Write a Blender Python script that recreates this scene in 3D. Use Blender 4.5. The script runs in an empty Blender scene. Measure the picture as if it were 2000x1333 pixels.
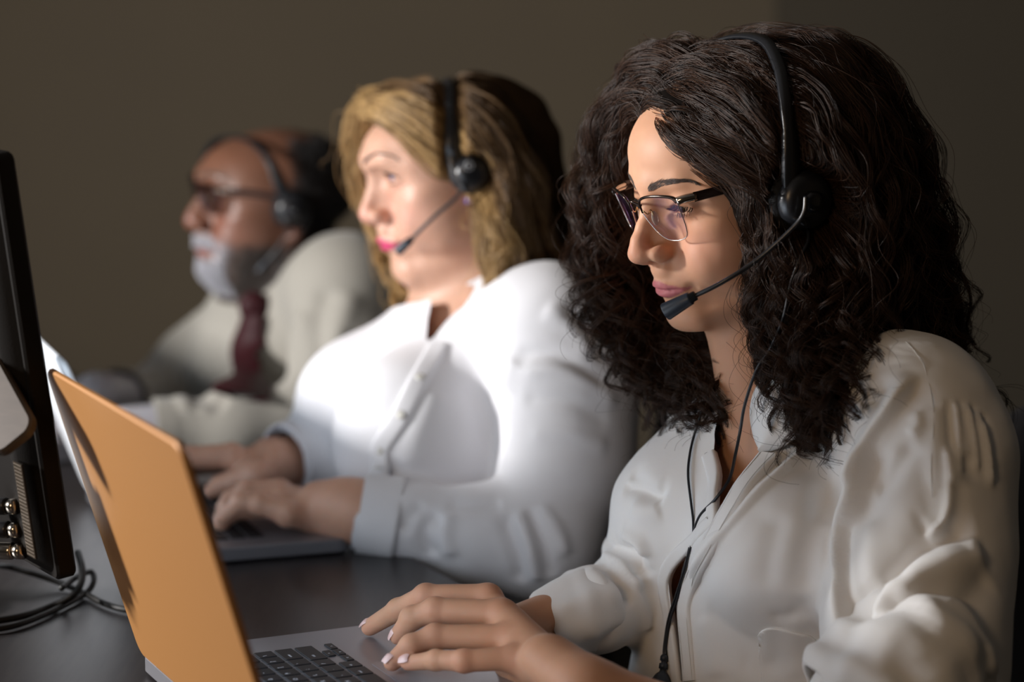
import bpy, math, random
import numpy as np
from mathutils import Vector, Matrix

# ------------------------------------------------------------------ camera, world, lights, exposure
S = bpy.context.scene
COL = S.collection
FPX = 4600.0
CAM = np.array([0.0, 0.0, 1.28])
PITCH = math.radians(8.74)
CF = np.array([0, math.cos(PITCH), -math.sin(PITCH)])
CU = np.array([0, math.sin(PITCH), math.cos(PITCH)])
CR = np.array([1.0, 0, 0])

cam_d = bpy.data.cameras.new('camera')
cam = bpy.data.objects.new('camera', cam_d)
COL.objects.link(cam)
cam.location = CAM
cam.rotation_euler = (math.pi / 2 - PITCH, 0, 0)
cam_d.sensor_width = 36
cam_d.lens = 36 * FPX / 2000
cam_d.clip_start = 0.05
cam_d.dof.use_dof = True
cam_d.dof.focus_distance = 1.87
cam_d.dof.aperture_fstop = 2.9
S.camera = cam
S.view_settings.view_transform = 'Standard'
S.view_settings.look = 'None'
S.view_settings.gamma = 1
S.view_settings.use_curve_mapping = False
S.view_settings.exposure = 0.2

world = bpy.data.worlds.new('world')
S.world = world
world.use_nodes = True
world.node_tree.nodes['Background'].inputs[0].default_value = (0.95, 0.8, 0.62, 1)
world.node_tree.nodes['Background'].inputs[1].default_value = 0.034


def area_lamp(name, loc, target, size, power, color, size_y=None, spread=None):
    d = bpy.data.lights.new(name, 'AREA')
    d.energy = power
    d.color = color
    d.size = size
    if size_y:
        d.shape = 'RECTANGLE'
        d.size_y = size_y
    if spread:
        d.spread = math.radians(spread)
    o = bpy.data.objects.new(name, d)
    COL.objects.link(o)
    o.location = loc
    o.rotation_euler = (Vector(target) - Vector(loc)).to_track_quat('-Z', 'Y').to_euler()
    return o


area_lamp('lamp_key', (-1.95, 1.90, 1.43), (.05, 1.95, .95), .20, 60, (1, .97, .95))
area_lamp('lamp_warm', (-.85, .10, 1.65), (.0, 1.9, .95), .40, 5.0, (1, .68, .40))


# ------------------------------------------------------------------ general helpers
def at(px, py, Y):
    """the point at depth Y seen at a pixel of the 2000x1333 frame"""
    d = CF + (px - 1000) / FPX * CR + (666.5 - py) / FPX * CU
    return CAM + d * (Y / d[1])


def atz(px, py, z):
    d = CF + (px - 1000) / FPX * CR + (666.5 - py) / FPX * CU
    return CAM + d * ((z - CAM[2]) / d[2])


def tag(o, label=None, cat=None, group=None, kind=None):
    if label: o['label'] = label
    if cat: o['category'] = cat
    if group: o['group'] = group
    if kind: o['kind'] = kind
    return o


def empty(name, loc=(0, 0, 0), rz=0.0):
    o = bpy.data.objects.new(name, None)
    COL.objects.link(o)
    o.location = loc
    o.rotation_euler = (0, 0, rz)
    o.empty_display_size = 0.05
    return o


def mesh_obj(name, verts, faces, mat=None, parent=None, smooth=True, world_space=True):
    me = bpy.data.meshes.new(name)
    v = np.asarray(verts, np.float32)
    if isinstance(faces, np.ndarray):
        n, k = faces.shape
        me.vertices.add(len(v))
        me.vertices.foreach_set('co', v.ravel())
        me.loops.add(n * k)
        me.loops.foreach_set('vertex_index', faces.astype(np.int32).ravel())
        me.polygons.add(n)
        me.polygons.foreach_set('loop_start', np.arange(0, n * k, k, dtype=np.int32))
        me.polygons.foreach_set('loop_total', np.full(n, k, np.int32))
        me.update(calc_edges=True)
    else:
        me.from_pydata([tuple(x) for x in v.tolist()], [], faces)
        me.update()
    if smooth:
        me.polygons.foreach_set('use_smooth', np.ones(len(me.polygons), bool))
    if mat:
        for m in (mat if isinstance(mat, (list, tuple)) else [mat]):
            me.materials.append(m)
    o = bpy.data.objects.new(name, me)
    COL.objects.link(o)
    if parent is not None:
        o.parent = parent
        if world_space:
            o.matrix_parent_inverse = Matrix.LocRotScale(parent_world(parent)[0], parent_world(parent)[1], None).inverted()
    return o


def parent_world(p):
    """location and rotation of an unscaled parent chain"""
    m = Matrix.Identity(4)
    chain = []
    while p is not None:
        chain.append(p)
        p = p.parent
    for q in reversed(chain):
        m = m @ q.matrix_parent_inverse @ Matrix.LocRotScale(q.location, q.rotation_euler, None)
    return m.to_translation(), m.to_quaternion()


def nrm(v):
    v = np.asarray(v, float)
    return v / (np.linalg.norm(v) + 1e-12)


def frames(P, up=None):
    """parallel transport frames for a polyline"""
    P = np.asarray(P, float)
    T = np.gradient(P, axis=0)
    T /= np.linalg.norm(T, axis=1)[:, None] + 1e-12
    a = nrm(np.cross(T[0], up if up is not None else ([0, 0, 1] if abs(T[0][2]) < .9 else [0, 1, 0])))
    N = [a]
    for i in range(1, len(P)):
        n = N[-1] - T[i] * (N[-1] @ T[i])
        N.append(nrm(n))
    N = np.array(N)
    return T, N, np.cross(T, N)


def catmull(P, n):
    """smooth resample of control points (any dimension)"""
    P = np.asarray(P, float)
    if len(P) == 2:
        t = np.linspace(0, 1, n)[:, None]
        return P[0] * (1 - t) + P[1] * t
    Q = np.vstack([2 * P[0] - P[1], P, 2 * P[-1] - P[-2]])
    s = np.linspace(0, len(P) - 1, n)
    i = np.minimum(s.astype(int), len(P) - 2)
    t = (s - i)[:, None]
    a, b, c, d = Q[i], Q[i + 1], Q[i + 2], Q[i + 3]
    return .5 * (2 * b + (c - a) * t + (2 * a - 5 * b + 4 * c - d) * t ** 2 + (3 * b - a - 3 * c + d) * t ** 3)


class MB:
    """mesh builder collecting several shapes into one mesh"""
    def __init__(self):
        self.v = []
        self.f = []
        self.n = 0

    def add(self, v, f):
        v = np.asarray(v, float)
        self.v.append(v)
        self.f += [tuple(int(i) + self.n for i in q) for q in f]
        self.n += len(v)
        return self

    def tube(self, P, r, seg=10, flat=1.0, up=None, cap=True, n=None):
        P = np.asarray(P, float)
        r = np.asarray(r if np.ndim(r) else [r] * len(P), float)
        if n:
            r = np.interp(np.linspace(0, len(P) - 1, n), range(len(P)), r)
            P = catmull(P, n)
        T, N, B = frames(P, up)
        a = np.linspace(0, 2 * math.pi, seg, endpoint=False)
        V = (P[:, None] + r[:, None, None] * (np.cos(a)[None, :, None] * N[:, None] + flat * np.sin(a)[None, :, None] * B[:, None])).reshape(-1, 3)
        m = len(P)
        F = [(i * seg + j, i * seg + (j + 1) % seg, (i + 1) * seg + (j + 1) % seg, (i + 1) * seg + j) for i in range(m - 1) for j in range(seg)]
        if cap:
            F += [tuple(range(seg))[::-1], tuple((m - 1) * seg + j for j in range(seg))]
        return self.add(V, F)

    def box(self, c, s, R=None, bev=0.0):
        """a box; with bev its edges are chamfered"""
        c = np.asarray(c, float)
        h = np.asarray(s, float) / 2
        R = np.eye(3) if R is None else np.asarray(R)
        if bev <= 0:
            V = np.array([[x, y, z] for x in (-1, 1) for y in (-1, 1) for z in (-1, 1)]) * h
            F = [(0, 1, 3, 2), (4, 6, 7, 5), (0, 4, 5, 1), (2, 3, 7, 6), (0, 2, 6, 4), (1, 5, 7, 3)]
            return self.add(V @ R.T + c, F)
        V = []
        idx = {}
        for x in (-1, 1):
            for y in (-1, 1):
                for z in (-1, 1):
                    for k in range(3):
                        q = h - bev
                        q[k] = h[k]
                        idx[(x, y, z, k)] = len(V)
                        V.append(q * [x, y, z])
        F = []
        for k in range(3):
            a, b = [i for i in range(3) if i != k]
            for s_ in (-1, 1):
                q = []
                for (p, r_) in ((-1, -1), (1, -1), (1, 1), (-1, 1)):
                    g = [0, 0, 0]
                    g[k], g[a], g[b] = s_, p, r_
                    q.append(idx[(*g, k)])
                F.append(tuple(q))
        for k in range(3):
            a, b = [i for i in range(3) if i != k]
            for p in (-1, 1):
                for r_ in (-1, 1):
                    q = []
                    for e, m in ((-1, a), (1, a), (1, b), (-1, b)):
                        g = [0, 0, 0]
                        g[k], g[a], g[b] = e, p, r_
                        q.append(idx[(*g, m)])
                    F.append(tuple(q))
        for x in (-1, 1):
            for y in (-1, 1):
                for z in (-1, 1):
                    F.append(tuple(idx[(x, y, z, k)] for k in range(3)))
        return self.add(np.array(V) @ R.T + c, F)

    def slab(self, outline, z0, z1, M=None, o=None, bev=0.0):
        """outline (n,2) extruded from z0 to z1, in the frame M (rows = x, y, z axes) at o"""
        O = np.asarray(outline, float)
        n = len(O)
        ctr = O.mean(0)
        rings = [(O, z0), (O, z1)]
        if bev > 0:
            T = np.roll(O, -1, 0) - np.roll(O, 1, 0)
            T /= np.linalg.norm(T, axis=1)[:, None] + 1e-9
            Nn = np.stack([T[:, 1], -T[:, 0]], 1)
            if ((O - ctr) * Nn).sum() < 0: Nn = -Nn
            I = O - Nn * bev
            rings = [(I, z0), (O, z0 + bev), (O, z1 - bev), (I, z1)]
        V = np.vstack([np.column_stack([q, np.full(n, z)]) for q, z in rings])
        m = len(rings)
        F = [(i * n + j, i * n + (j + 1) % n, (i + 1) * n + (j + 1) % n, (i + 1) * n + j) for i in range(m - 1) for j in range(n)]
        F += [tuple(range(n))[::-1], tuple((m - 1) * n + j for j in range(n))]
        if M is not None: V = V @ np.asarray(M)
        if o is not None: V = V + np.asarray(o)
        return self.add(V, F)

    def lathe(self, prof, c, axis, seg=24):
        """prof = [(radius, height)...] spun about axis through c"""
        ax = nrm(axis)
        a = nrm(np.cross(ax, [0, 0, 1] if abs(ax[2]) < .9 else [0, 1, 0]))
        b = np.cross(ax, a)
        t = np.linspace(0, 2 * math.pi, seg, endpoint=False)
        V = []
        for r, h in prof:
            V.append(np.asarray(c) + ax * h + r * (np.cos(t)[:, None] * a + np.sin(t)[:, None] * b))
        V = np.vstack(V)
        m = len(prof)
        F = [(i * seg + j, i * seg + (j + 1) % seg, (i + 1) * seg + (j + 1) % seg, (i + 1) * seg + j) for i in range(m - 1) for j in range(seg)]
        F += [tuple(range(seg))[::-1], tuple((m - 1) * seg + j for j in range(seg))]
        return self.add(V, F)

    def ball(self, c, r, R=None, nu=20, nv=12):
        r = np.asarray(r if np.ndim(r) else [r] * 3, float)
        R = np.eye(3) if R is None else np.asarray(R)
        V = [[0, 0, -1]]
        for i in range(1, nv):
            p = -math.pi / 2 + math.pi * i / nv
            for j in range(nu):
                a = 2 * math.pi * j / nu
                V.append([math.cos(p) * math.cos(a), math.cos(p) * math.sin(a), math.sin(p)])
        V.append([0, 0, 1])
        F = [(0, 1 + (j + 1) % nu, 1 + j) for j in range(nu)]
        for i in range(nv - 2):
            for j in range(nu):
                F.append((1 + i * nu + j, 1 + i * nu + (j + 1) % nu, 1 + (i + 1) * nu + (j + 1) % nu, 1 + (i + 1) * nu + j))
        L = len(V) - 1
        F += [(L, 1 + (nv - 2) * nu + j, 1 + (nv - 2) * nu + (j + 1) % nu) for j in range(nu)]
        return self.add((np.array(V) * r) @ R.T + np.asarray(c), F)

    def grid(self, G, closed=False):
        """G (m,n,3) grid of points"""
        G = np.asarray(G, float)
        m, n = G.shape[:2]
        F = [(i * n + j, i * n + (j + 1) % n, (i + 1) * n + (j + 1) % n, (i + 1) * n + j) for i in range(m - 1) for j in range(n if closed else n - 1)]
        return self.add(G.reshape(-1, 3), F)

    def build(self, name, mat, parent=None, smooth=True, sharp=None):
        V = np.vstack(self.v)
        o = mesh_obj(name, V, self.f, mat, parent, smooth)
        if sharp:
            me = o.data
            import bmesh
            bm = bmesh.new()
            bm.from_mesh(me)
            bmesh.ops.recalc_face_normals(bm, faces=bm.faces)
            for e in bm.edges:
                if len(e.link_faces) == 2 and e.calc_face_angle(0) > math.radians(sharp): e.smooth = False
            bm.to_mesh(me)
            bm.free()
        return o


# ------------------------------------------------------------------ implicit modelling: blended solids turned into one continuous mesh
class Solid:
    def __init__(self):
        self.p = []

    def ell(self, c, r, R=None, k=.01, op=1):
        c = np.asarray(c, float)
        r = np.asarray(r if np.ndim(r) else [r] * 3, float)
        R = np.eye(3) if R is None else np.asarray(R, float)
        self.p.append(('e', (c, r, R), k, op, c, r.max()))
        return self

    def cone(self, a, b, ra, rb=None, k=.01, op=1, R=None, sq=None):
        """round cone from a to b; sq = (axis, factor) squashes it across an axis"""
        a = np.asarray(a, float)
        b = np.asarray(b, float)
        rb = ra if rb is None else rb
        sq = None if sq is None else (nrm(sq[0]), sq[1])
        self.p.append(('c', (a, b, ra, rb, sq), k, op, (a + b) / 2, np.linalg.norm(b - a) / 2 + max(ra, rb)))
        return self

    def chain(self, P, r, k=.01, op=1, sq=None):
        for i in range(len(P) - 1):
            self.cone(P[i], P[i + 1], r[i], r[i + 1], k, op, sq=sq)
        return self

    @staticmethod
    def dist(kind, a, P):
        if kind == 'e':
            c, r, R = a
            q = (P - c) @ R.astype(P.dtype)
            q0 = q / r.astype(P.dtype)
            k0 = np.sqrt((q0 * q0).sum(-1))
            q1 = q0 / r.astype(P.dtype)
            k1 = np.sqrt((q1 * q1).sum(-1)) + 1e-9
            return np.where(k0 < .3, (k0 - 1) * r.min(), k0 * (k0 - 1) / k1)
        a_, b, ra, rb, sq = a
        ba = b - a_
        pa = P - a_.astype(P.dtype)
        if sq is not None:
            ax, fct = sq
            ax = nrm(ax - ba * (ax @ ba) / (ba @ ba + 1e-12)).astype(P.dtype)
            pa = pa + (pa @ ax)[..., None] * (1 / fct - 1) * ax
        t = np.clip((pa @ ba.astype(P.dtype)) / (ba @ ba + 1e-12), 0, 1)
        d = pa - t[..., None] * ba.astype(P.dtype)
        d = np.sqrt((d * d).sum(-1)) - (ra + (rb - ra) * t)
        if sq is not None: d = d * max(sq[1], .6)
        return d

    @staticmethod
    def blend(f, d, k, op):
        if op > 0:
            h = np.clip(.5 + .5 * (f - d) / k, 0, 1)
            return f * (1 - h) + d * h - k * h * (1 - h)
        h = np.clip(.5 - .5 * (f + d) / k, 0, 1)
        return f * (1 - h) - d * h + k * h * (1 - h)

    def field(self, P):
        P = np.asarray(P, np.float32)
        f = np.full(len(P), .5, np.float32)
        for kind, a, k, op, c, R in self.p:
            dd = np.linalg.norm(P - c.astype(np.float32), axis=1)
            m = np.nonzero(dd < R * 1.05 + k + .02)[0]
            if len(m) == 0: continue
            f[m] = self.blend(f[m], self.dist(kind, a, P[m]), k, op)
        return f

    def mesh(self, h, smooth=1, B=8):
        lo = np.min([c - R for *_, op, c, R in [(x[0], x[3], x[4], x[5]) for x in self.p] if op > 0], 0) - 3 * h
        hi = np.max([c + R for *_, op, c, R in [(x[0], x[3], x[4], x[5]) for x in self.p] if op > 0], 0) + 3 * h
        nb = np.ceil((hi - lo) / (h * B)).astype(int)
        n = nb * B
        gi = np.stack(np.meshgrid(*[np.arange(q) for q in nb], indexing='ij'), -1).reshape(-1, 3)
        cen = lo + (gi * B + (B - 1) / 2) * h
        cf = self.field(cen)
        hd = h * B * .87
        act = np.abs(cf) < hd * 1.6 + .004
        F = np.full(tuple(n), 1, np.float32)
        F4 = F.reshape(nb[0], B, nb[1], B, nb[2], B)
        ins = ~act & (cf < 0)
        g = gi[ins]
        F4[g[:, 0], :, g[:, 1], :, g[:, 2], :] = -1
        g = gi[act]
        ca = cen[act].astype(np.float32)
        off = np.stack(np.meshgrid(*[np.arange(B)] * 3, indexing='ij'), -1).reshape(-1, 3)
        off = ((off - (B - 1) / 2) * h).astype(np.float32)
        V = np.full((len(g), B ** 3), .5, np.float32)
        for kind, a, k, op, c, R in self.p:
            m = np.nonzero(np.linalg.norm(ca - c, axis=1) < R * 1.02 + k + hd + h)[0]
            # tighter cull by the primitive itself
            if len(m) == 0: continue
            dc = self.dist(kind, a, ca[m])
            m = m[np.abs(dc) * 1.0 < 1e9] if op < 0 else m
            for s in range(0, len(m), 2000):
                mm = m[s:s + 2000]
                P = ca[mm][:, None] + off[None]
                V[mm] = self.blend(V[mm], self.dist(kind, a, P), k, op)
        F4[g[:, 0], :, g[:, 1], :, g[:, 2], :] = V.reshape(-1, B, B, B)
        return surface_nets(F, lo, h, smooth)


def surface_nets(F, lo, h, smooth=1):
    nx, ny, nz = F.shape
    s = F < 0
    c = np.zeros((nx - 1, ny - 1, nz - 1), np.uint8)
    for dx in (0, 1):
        for dy in (0, 1):
            for dz in (0, 1):
                c += s[dx:nx - 1 + dx, dy:ny - 1 + dy, dz:nz - 1 + dz]
    idx = np.stack(np.nonzero((c > 0) & (c < 8)), 1)
    vid = np.full(c.shape, -1, np.int32)
    vid[idx[:, 0], idx[:, 1], idx[:, 2]] = np.arange(len(idx))
    acc = np.zeros((len(idx), 3))
    cnt = np.zeros(len(idx))
    for ax in range(3):
        o1, o2 = [a for a in range(3) if a != ax]
        for p in (0, 1):
            for q in (0, 1):
                a = idx.copy()
                a[:, o1] += p
                a[:, o2] += q
                b = a.copy()
                b[:, ax] += 1
                fa = F[a[:, 0], a[:, 1], a[:, 2]]
                fb = F[b[:, 0], b[:, 1], b[:, 2]]
                m = (fa < 0) != (fb < 0)
                t = np.clip(fa / np.where(m, fa - fb, 1), 0, 1)
                pt = (a - idx).astype(float)
                pt[:, ax] += t
                acc[m] += pt[m]
                cnt[m] += 1
    V = lo + (idx + acc / np.maximum(cnt, 1)[:, None]) * h
    Q = []
    for ax in range(3):
        o1, o2 = (ax + 1) % 3, (ax + 2) % 3
        sl = [slice(1, None)] * 3
        sa = [slice(1, d - 1) for d in F.shape]
        sb = list(sa)
        sa[ax] = slice(0, F.shape[ax] - 1)
        sb[ax] = slice(1, F.shape[ax])
        a = s[tuple(sa)]
        b = s[tuple(sb)]
        m = np.stack(np.nonzero(a != b), 1)
        org = m.copy()
        for k in range(3):
            if k != ax: org[:, k] += 1
        fl = a[m[:, 0], m[:, 1], m[:, 2]]
        q = []
        for (p, r) in ((0, 0), (1, 0), (1, 1), (0, 1)):
            e = org.copy()
            e[:, o1] -= p
            e[:, o2] -= r
            q.append(vid[e[:, 0], e[:, 1], e[:, 2]])
        q = np.stack(q, 1)
        q[~fl] = q[~fl][:, ::-1]
        Q.append(q)
    Q = np.vstack(Q)
    Q = Q[(Q >= 0).all(1)]
    for _ in range(smooth):
        V = relax(V, Q, .5)
    return V, Q


def relax(V, Q, w=.5, mask=None):
    A = np.zeros_like(V)
    n = np.zeros(len(V))
    for i in range(4):
        a, b = Q[:, i], Q[:, (i + 1) % 4]
        for k in range(3):
            A[:, k] += np.bincount(a, V[b, k], len(V)) + np.bincount(b, V[a, k], len(V))
        n += np.bincount(a, minlength=len(V)) + np.bincount(b, minlength=len(V))
    A /= np.maximum(n, 1)[:, None]
    ww = w if mask is None else (w * mask)[:, None]
    return V * (1 - ww) + A * ww


def trim_edge(V, Q, n=12, h=.004):
    """smooth the raw edge left where faces were cut away"""
    E = np.sort(np.concatenate([Q[:, [i, (i + 1) % 4]] for i in range(4)]), 1)
    k = E[:, 0].astype(np.int64) * len(V) + E[:, 1]
    u, idx, c = np.unique(k, return_index=True, return_counts=True)
    B = E[idx[c == 1]]
    V = V.copy()
    cnt = np.bincount(B.ravel(), minlength=len(V))
    m = cnt == 2
    for _ in range(n):
        A = np.zeros_like(V)
        for a, b in ((0, 1), (1, 0)):
            for d in range(3):
                A[:, d] += np.bincount(B[:, a], V[B[:, b], d], len(V))
        V[m] = V[m] * .5 + A[m] / 2 * .5
    return V


def vnormals(V, Q):
    d1 = V[Q[:, 2]] - V[Q[:, 0]]
    d2 = V[Q[:, 3]] - V[Q[:, 1]]
    n = np.cross(d1, d2)
    N = np.zeros_like(V)
    for i in range(4):
        for k in range(3):
            N[:, k] += np.bincount(Q[:, i], n[:, k], len(V))
    return N / (np.linalg.norm(N, axis=1)[:, None] + 1e-12)


def keep_faces(V, Q, m):
    """keep the vertices in mask m and the faces between them"""
    Q = Q[m[Q].all(1)]
    u, inv = np.unique(Q, return_inverse=True)
    return V[u], inv.reshape(-1, 4), u


def set_color(o, C):
    a = o.data.color_attributes.new('Col', 'FLOAT_COLOR', 'POINT')
    a.data.foreach_set('color', np.column_stack([C, np.ones(len(C))]).astype(np.float32).ravel())


def polydist(P, L):
    """distance from points P to the polyline L, and the position along it (0..1)"""
    L = np.asarray(L, float)
    best = np.full(len(P), 1e9)
    tt = np.zeros(len(P))
    n = len(L) - 1
    for i in range(n):
        a, b = L[i], L[i + 1]
        ba = b - a
        t = np.clip(((P - a) @ ba) / (ba @ ba + 1e-12), 0, 1)
        d = np.linalg.norm(P - a - t[:, None] * ba, axis=1)
        m = d < best
        best[m] = d[m]
        tt[m] = (i + t[m]) / n
    return best, tt


def snap(P, V, N, lift=.0006):
    out = []
    for p in P:
        i = np.argmin(((V - p) ** 2).sum(1))
        out.append(V[i] + N[i] * lift)
    out = np.array(out)
    return np.vstack([out[:1], (out[:-2] + out[1:-1] + out[2:]) / 3, out[-1:]])


def vnoise(P, scale, seed=0):
    """smooth value noise in -1..1"""
    rs = np.random.RandomState(seed)
    T = rs.uniform(-1, 1, 4096)
    Q = np.asarray(P, float) / scale + 100
    i = np.floor(Q).astype(int)
    f = Q - i
    f = f * f * (3 - 2 * f)
    r = 0
    for dx in (0, 1):
        for dy in (0, 1):
            for dz in (0, 1):
                hsh = ((i[:, 0] + dx) * 73856093 ^ (i[:, 1] + dy) * 19349663 ^ (i[:, 2] + dz) * 83492791) & 4095
                w = (f[:, 0] if dx else 1 - f[:, 0]) * (f[:, 1] if dy else 1 - f[:, 1]) * (f[:, 2] if dz else 1 - f[:, 2])
                r = r + T[hsh] * w
    return r


def rot(yaw, pitch=0, roll=0):
    cz, sz = math.cos(yaw), math.sin(yaw)
    cx, sx = math.cos(pitch), math.sin(pitch)
    cy, sy = math.cos(roll), math.sin(roll)
    return np.array([[cz, -sz, 0], [sz, cz, 0], [0, 0, 1]]) @ np.array([[1, 0, 0], [0, cx, -sx], [0, sx, cx]]) @ np.array([[cy, 0, sy], [0, 1, 0], [-sy, 0, cy]])


# ------------------------------------------------------------------ materials
def material(name, color=(.8, .8, .8), rough=.5, metal=0.0, spec=.5, sss=0.0, vcol=False, noise=None, bump=None, emit=None, alpha=None, trans=None, sheen=0, coat=0, aniso=0, sss_scale=.01, sss_rad=(1, .35, .2)):
    m = bpy.data.materials.new(name)
    m.use_nodes = True
    nt = m.node_tree
    b = nt.nodes['Principled BSDF']
    I = b.inputs
    I['Base Color'].default_value = (*color, 1)
    I['Roughness'].default_value = rough
    I['Metallic'].default_value = metal
    I['Specular IOR Level'].default_value = spec
    if sss:
        I['Subsurface Weight'].default_value = sss
        I['Subsurface Radius'].default_value = sss_rad
        I['Subsurface Scale'].default_value = sss_scale
    if sheen:
        I['Sheen Weight'].default_value = sheen
        I['Sheen Roughness'].default_value = .5
    if coat:
        I['Coat Weight'].default_value = coat
    if aniso:
        I['Anisotropic'].default_value = aniso
    if emit:
        I['Emission Color'].default_value = (*emit[0], 1)
        I['Emission Strength'].default_value = emit[1]
    if trans is not None:
        I['Transmission Weight'].default_value = trans
    if alpha is not None:
        I['Alpha'].default_value = alpha
    src = None
    if vcol:
        a = nt.nodes.new('ShaderNodeVertexColor')
        a.layer_name = 'Col'
        src = a.outputs[0]
    tc = nt.nodes.new('ShaderNodeTexCoord')
    if noise:
        sc, amt, col2 = noise[:3]
        n = nt.nodes.new('ShaderNodeTexNoise')
        n.inputs['Scale'].default_value = sc
        n.inputs['Detail'].default_value = 5
        mp = nt.nodes.new('ShaderNodeMapping')
        if len(noise) > 3: mp.inputs['Scale'].default_value = noise[3]
        nt.links.new(tc.outputs['Object'], mp.inputs[0])
        nt.links.new(mp.outputs[0], n.inputs['Vector'])
        mx = nt.nodes.new('ShaderNodeMix')
        mx.data_type = 'RGBA'
        rp = nt.nodes.new('ShaderNodeMapRange')
        rp.inputs[1].default_value = .35
        rp.inputs[2].default_value = .65
        rp.inputs[3].default_value = 0
        rp.inputs[4].default_value = amt
        nt.links.new(n.outputs['Fac'], rp.inputs[0])
        nt.links.new(rp.outputs[0], mx.inputs[0])
        if src: nt.links.new(src, mx.inputs[6])
        else: mx.inputs[6].default_value = (*color, 1)
        mx.inputs[7].default_value = (*col2, 1)
        src = mx.outputs[2]
    if src: nt.links.new(src, I['Base Color'])
    if bump:
        prev = None
        for sc, st, dist in bump:
            n = nt.nodes.new('ShaderNodeTexNoise')
            n.inputs['Scale'].default_value = sc
            n.inputs['Detail'].default_value = 4
            nt.links.new(tc.outputs['Object'], n.inputs['Vector'])
            bp = nt.nodes.new('ShaderNodeBump')
            bp.inputs['Strength'].default_value = st
            bp.inputs['Distance'].default_value = dist
            nt.links.new(n.outputs['Fac'], bp.inputs['Height'])
            if prev: nt.links.new(prev, bp.inputs['Normal'])
            prev = bp.outputs[0]
        nt.links.new(prev, I['Normal'])
    return m


# ------------------------------------------------------------------ heads
class Frame:
    """a rigid frame with a size: person-local +Y is where the face looks, -X the person's left"""
    def __init__(self, o, yaw, pitch, roll, s):
        self.o = np.array(o, float)
        self.R = rot(math.radians(yaw), math.radians(pitch), math.radians(roll))
        self.s = s

    def p(self, *q):
        return self.o + self.R @ (np.array(q if len(q) == 3 else q[0], float) * self.s)

    def pts(self, Q):
        return self.o + (np.asarray(Q, float) * self.s) @ self.R.T

    def inv(self, P):
        return (np.asarray(P) - self.o) @ self.R / self.s


def seen(f, px, py, x):
    """local point on the head's plane x seen at a pixel of the photograph"""
    d = CF + (px - 1000) / FPX * CR + (666.5 - py) / FPX * CU
    n = f.R[:, 0]
    return f.inv(CAM + d * (((f.p(x, 0, 0) - CAM) @ n) / (d @ n)))


def press_hair(S_, f, band, cup, w_band=.0065, w_cup=.026):
    """the headset's band and cup hold the hair in"""
    sh_ = S_.shape
    L = f.inv(S_.reshape(-1, 3)).astype(np.float32)
    c0 = np.array([0, -.01, .05], np.float32)
    D = L - c0
    R = np.linalg.norm(D, axis=1) + 1e-9
    U = D / R[:, None]
    bd = catmull(band, 70) - c0
    br = np.linalg.norm(bd, axis=1)
    bu = (bd / br[:, None]).astype(np.float32)
    best = np.full(len(L), -1, np.float32)
    lim = np.ones(len(L), np.float32)
    for u_, r_ in zip(bu, br):
        q = U @ u_
        m = q > best
        best[m] = q[m]
        lim[m] = r_
    gap = np.arccos(np.clip(best, -1, 1)) * R
    w = 1 - smooth01(gap, w_band, w_band + .010)
    t_ = lim - .004
    R2 = np.where(R > t_, R * (1 - w) + t_ * w, R)
    cu = np.array(cup) - c0
    cr_ = np.linalg.norm(cu)
    q = np.arccos(np.clip(U @ (cu / cr_).astype(np.float32), -1, 1)) * R
    w = 1 - smooth01(q, w_cup, w_cup + .012)
    t_ = cr_ - .012
    R2 = np.where(R2 > t_, R2 * (1 - w) + t_ * w, R2)
    return f.pts(c0 + U * R2[:, None]).reshape(sh_)


def rx(a):
    a = math.radians(a)
    return np.array([[1, 0, 0], [0, math.cos(a), -math.sin(a)], [0, math.sin(a), math.cos(a)]])


def rzm(a):
    a = math.radians(a)
    return np.array([[math.cos(a), -math.sin(a), 0], [math.sin(a), math.cos(a), 0], [0, 0, 1]])


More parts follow.
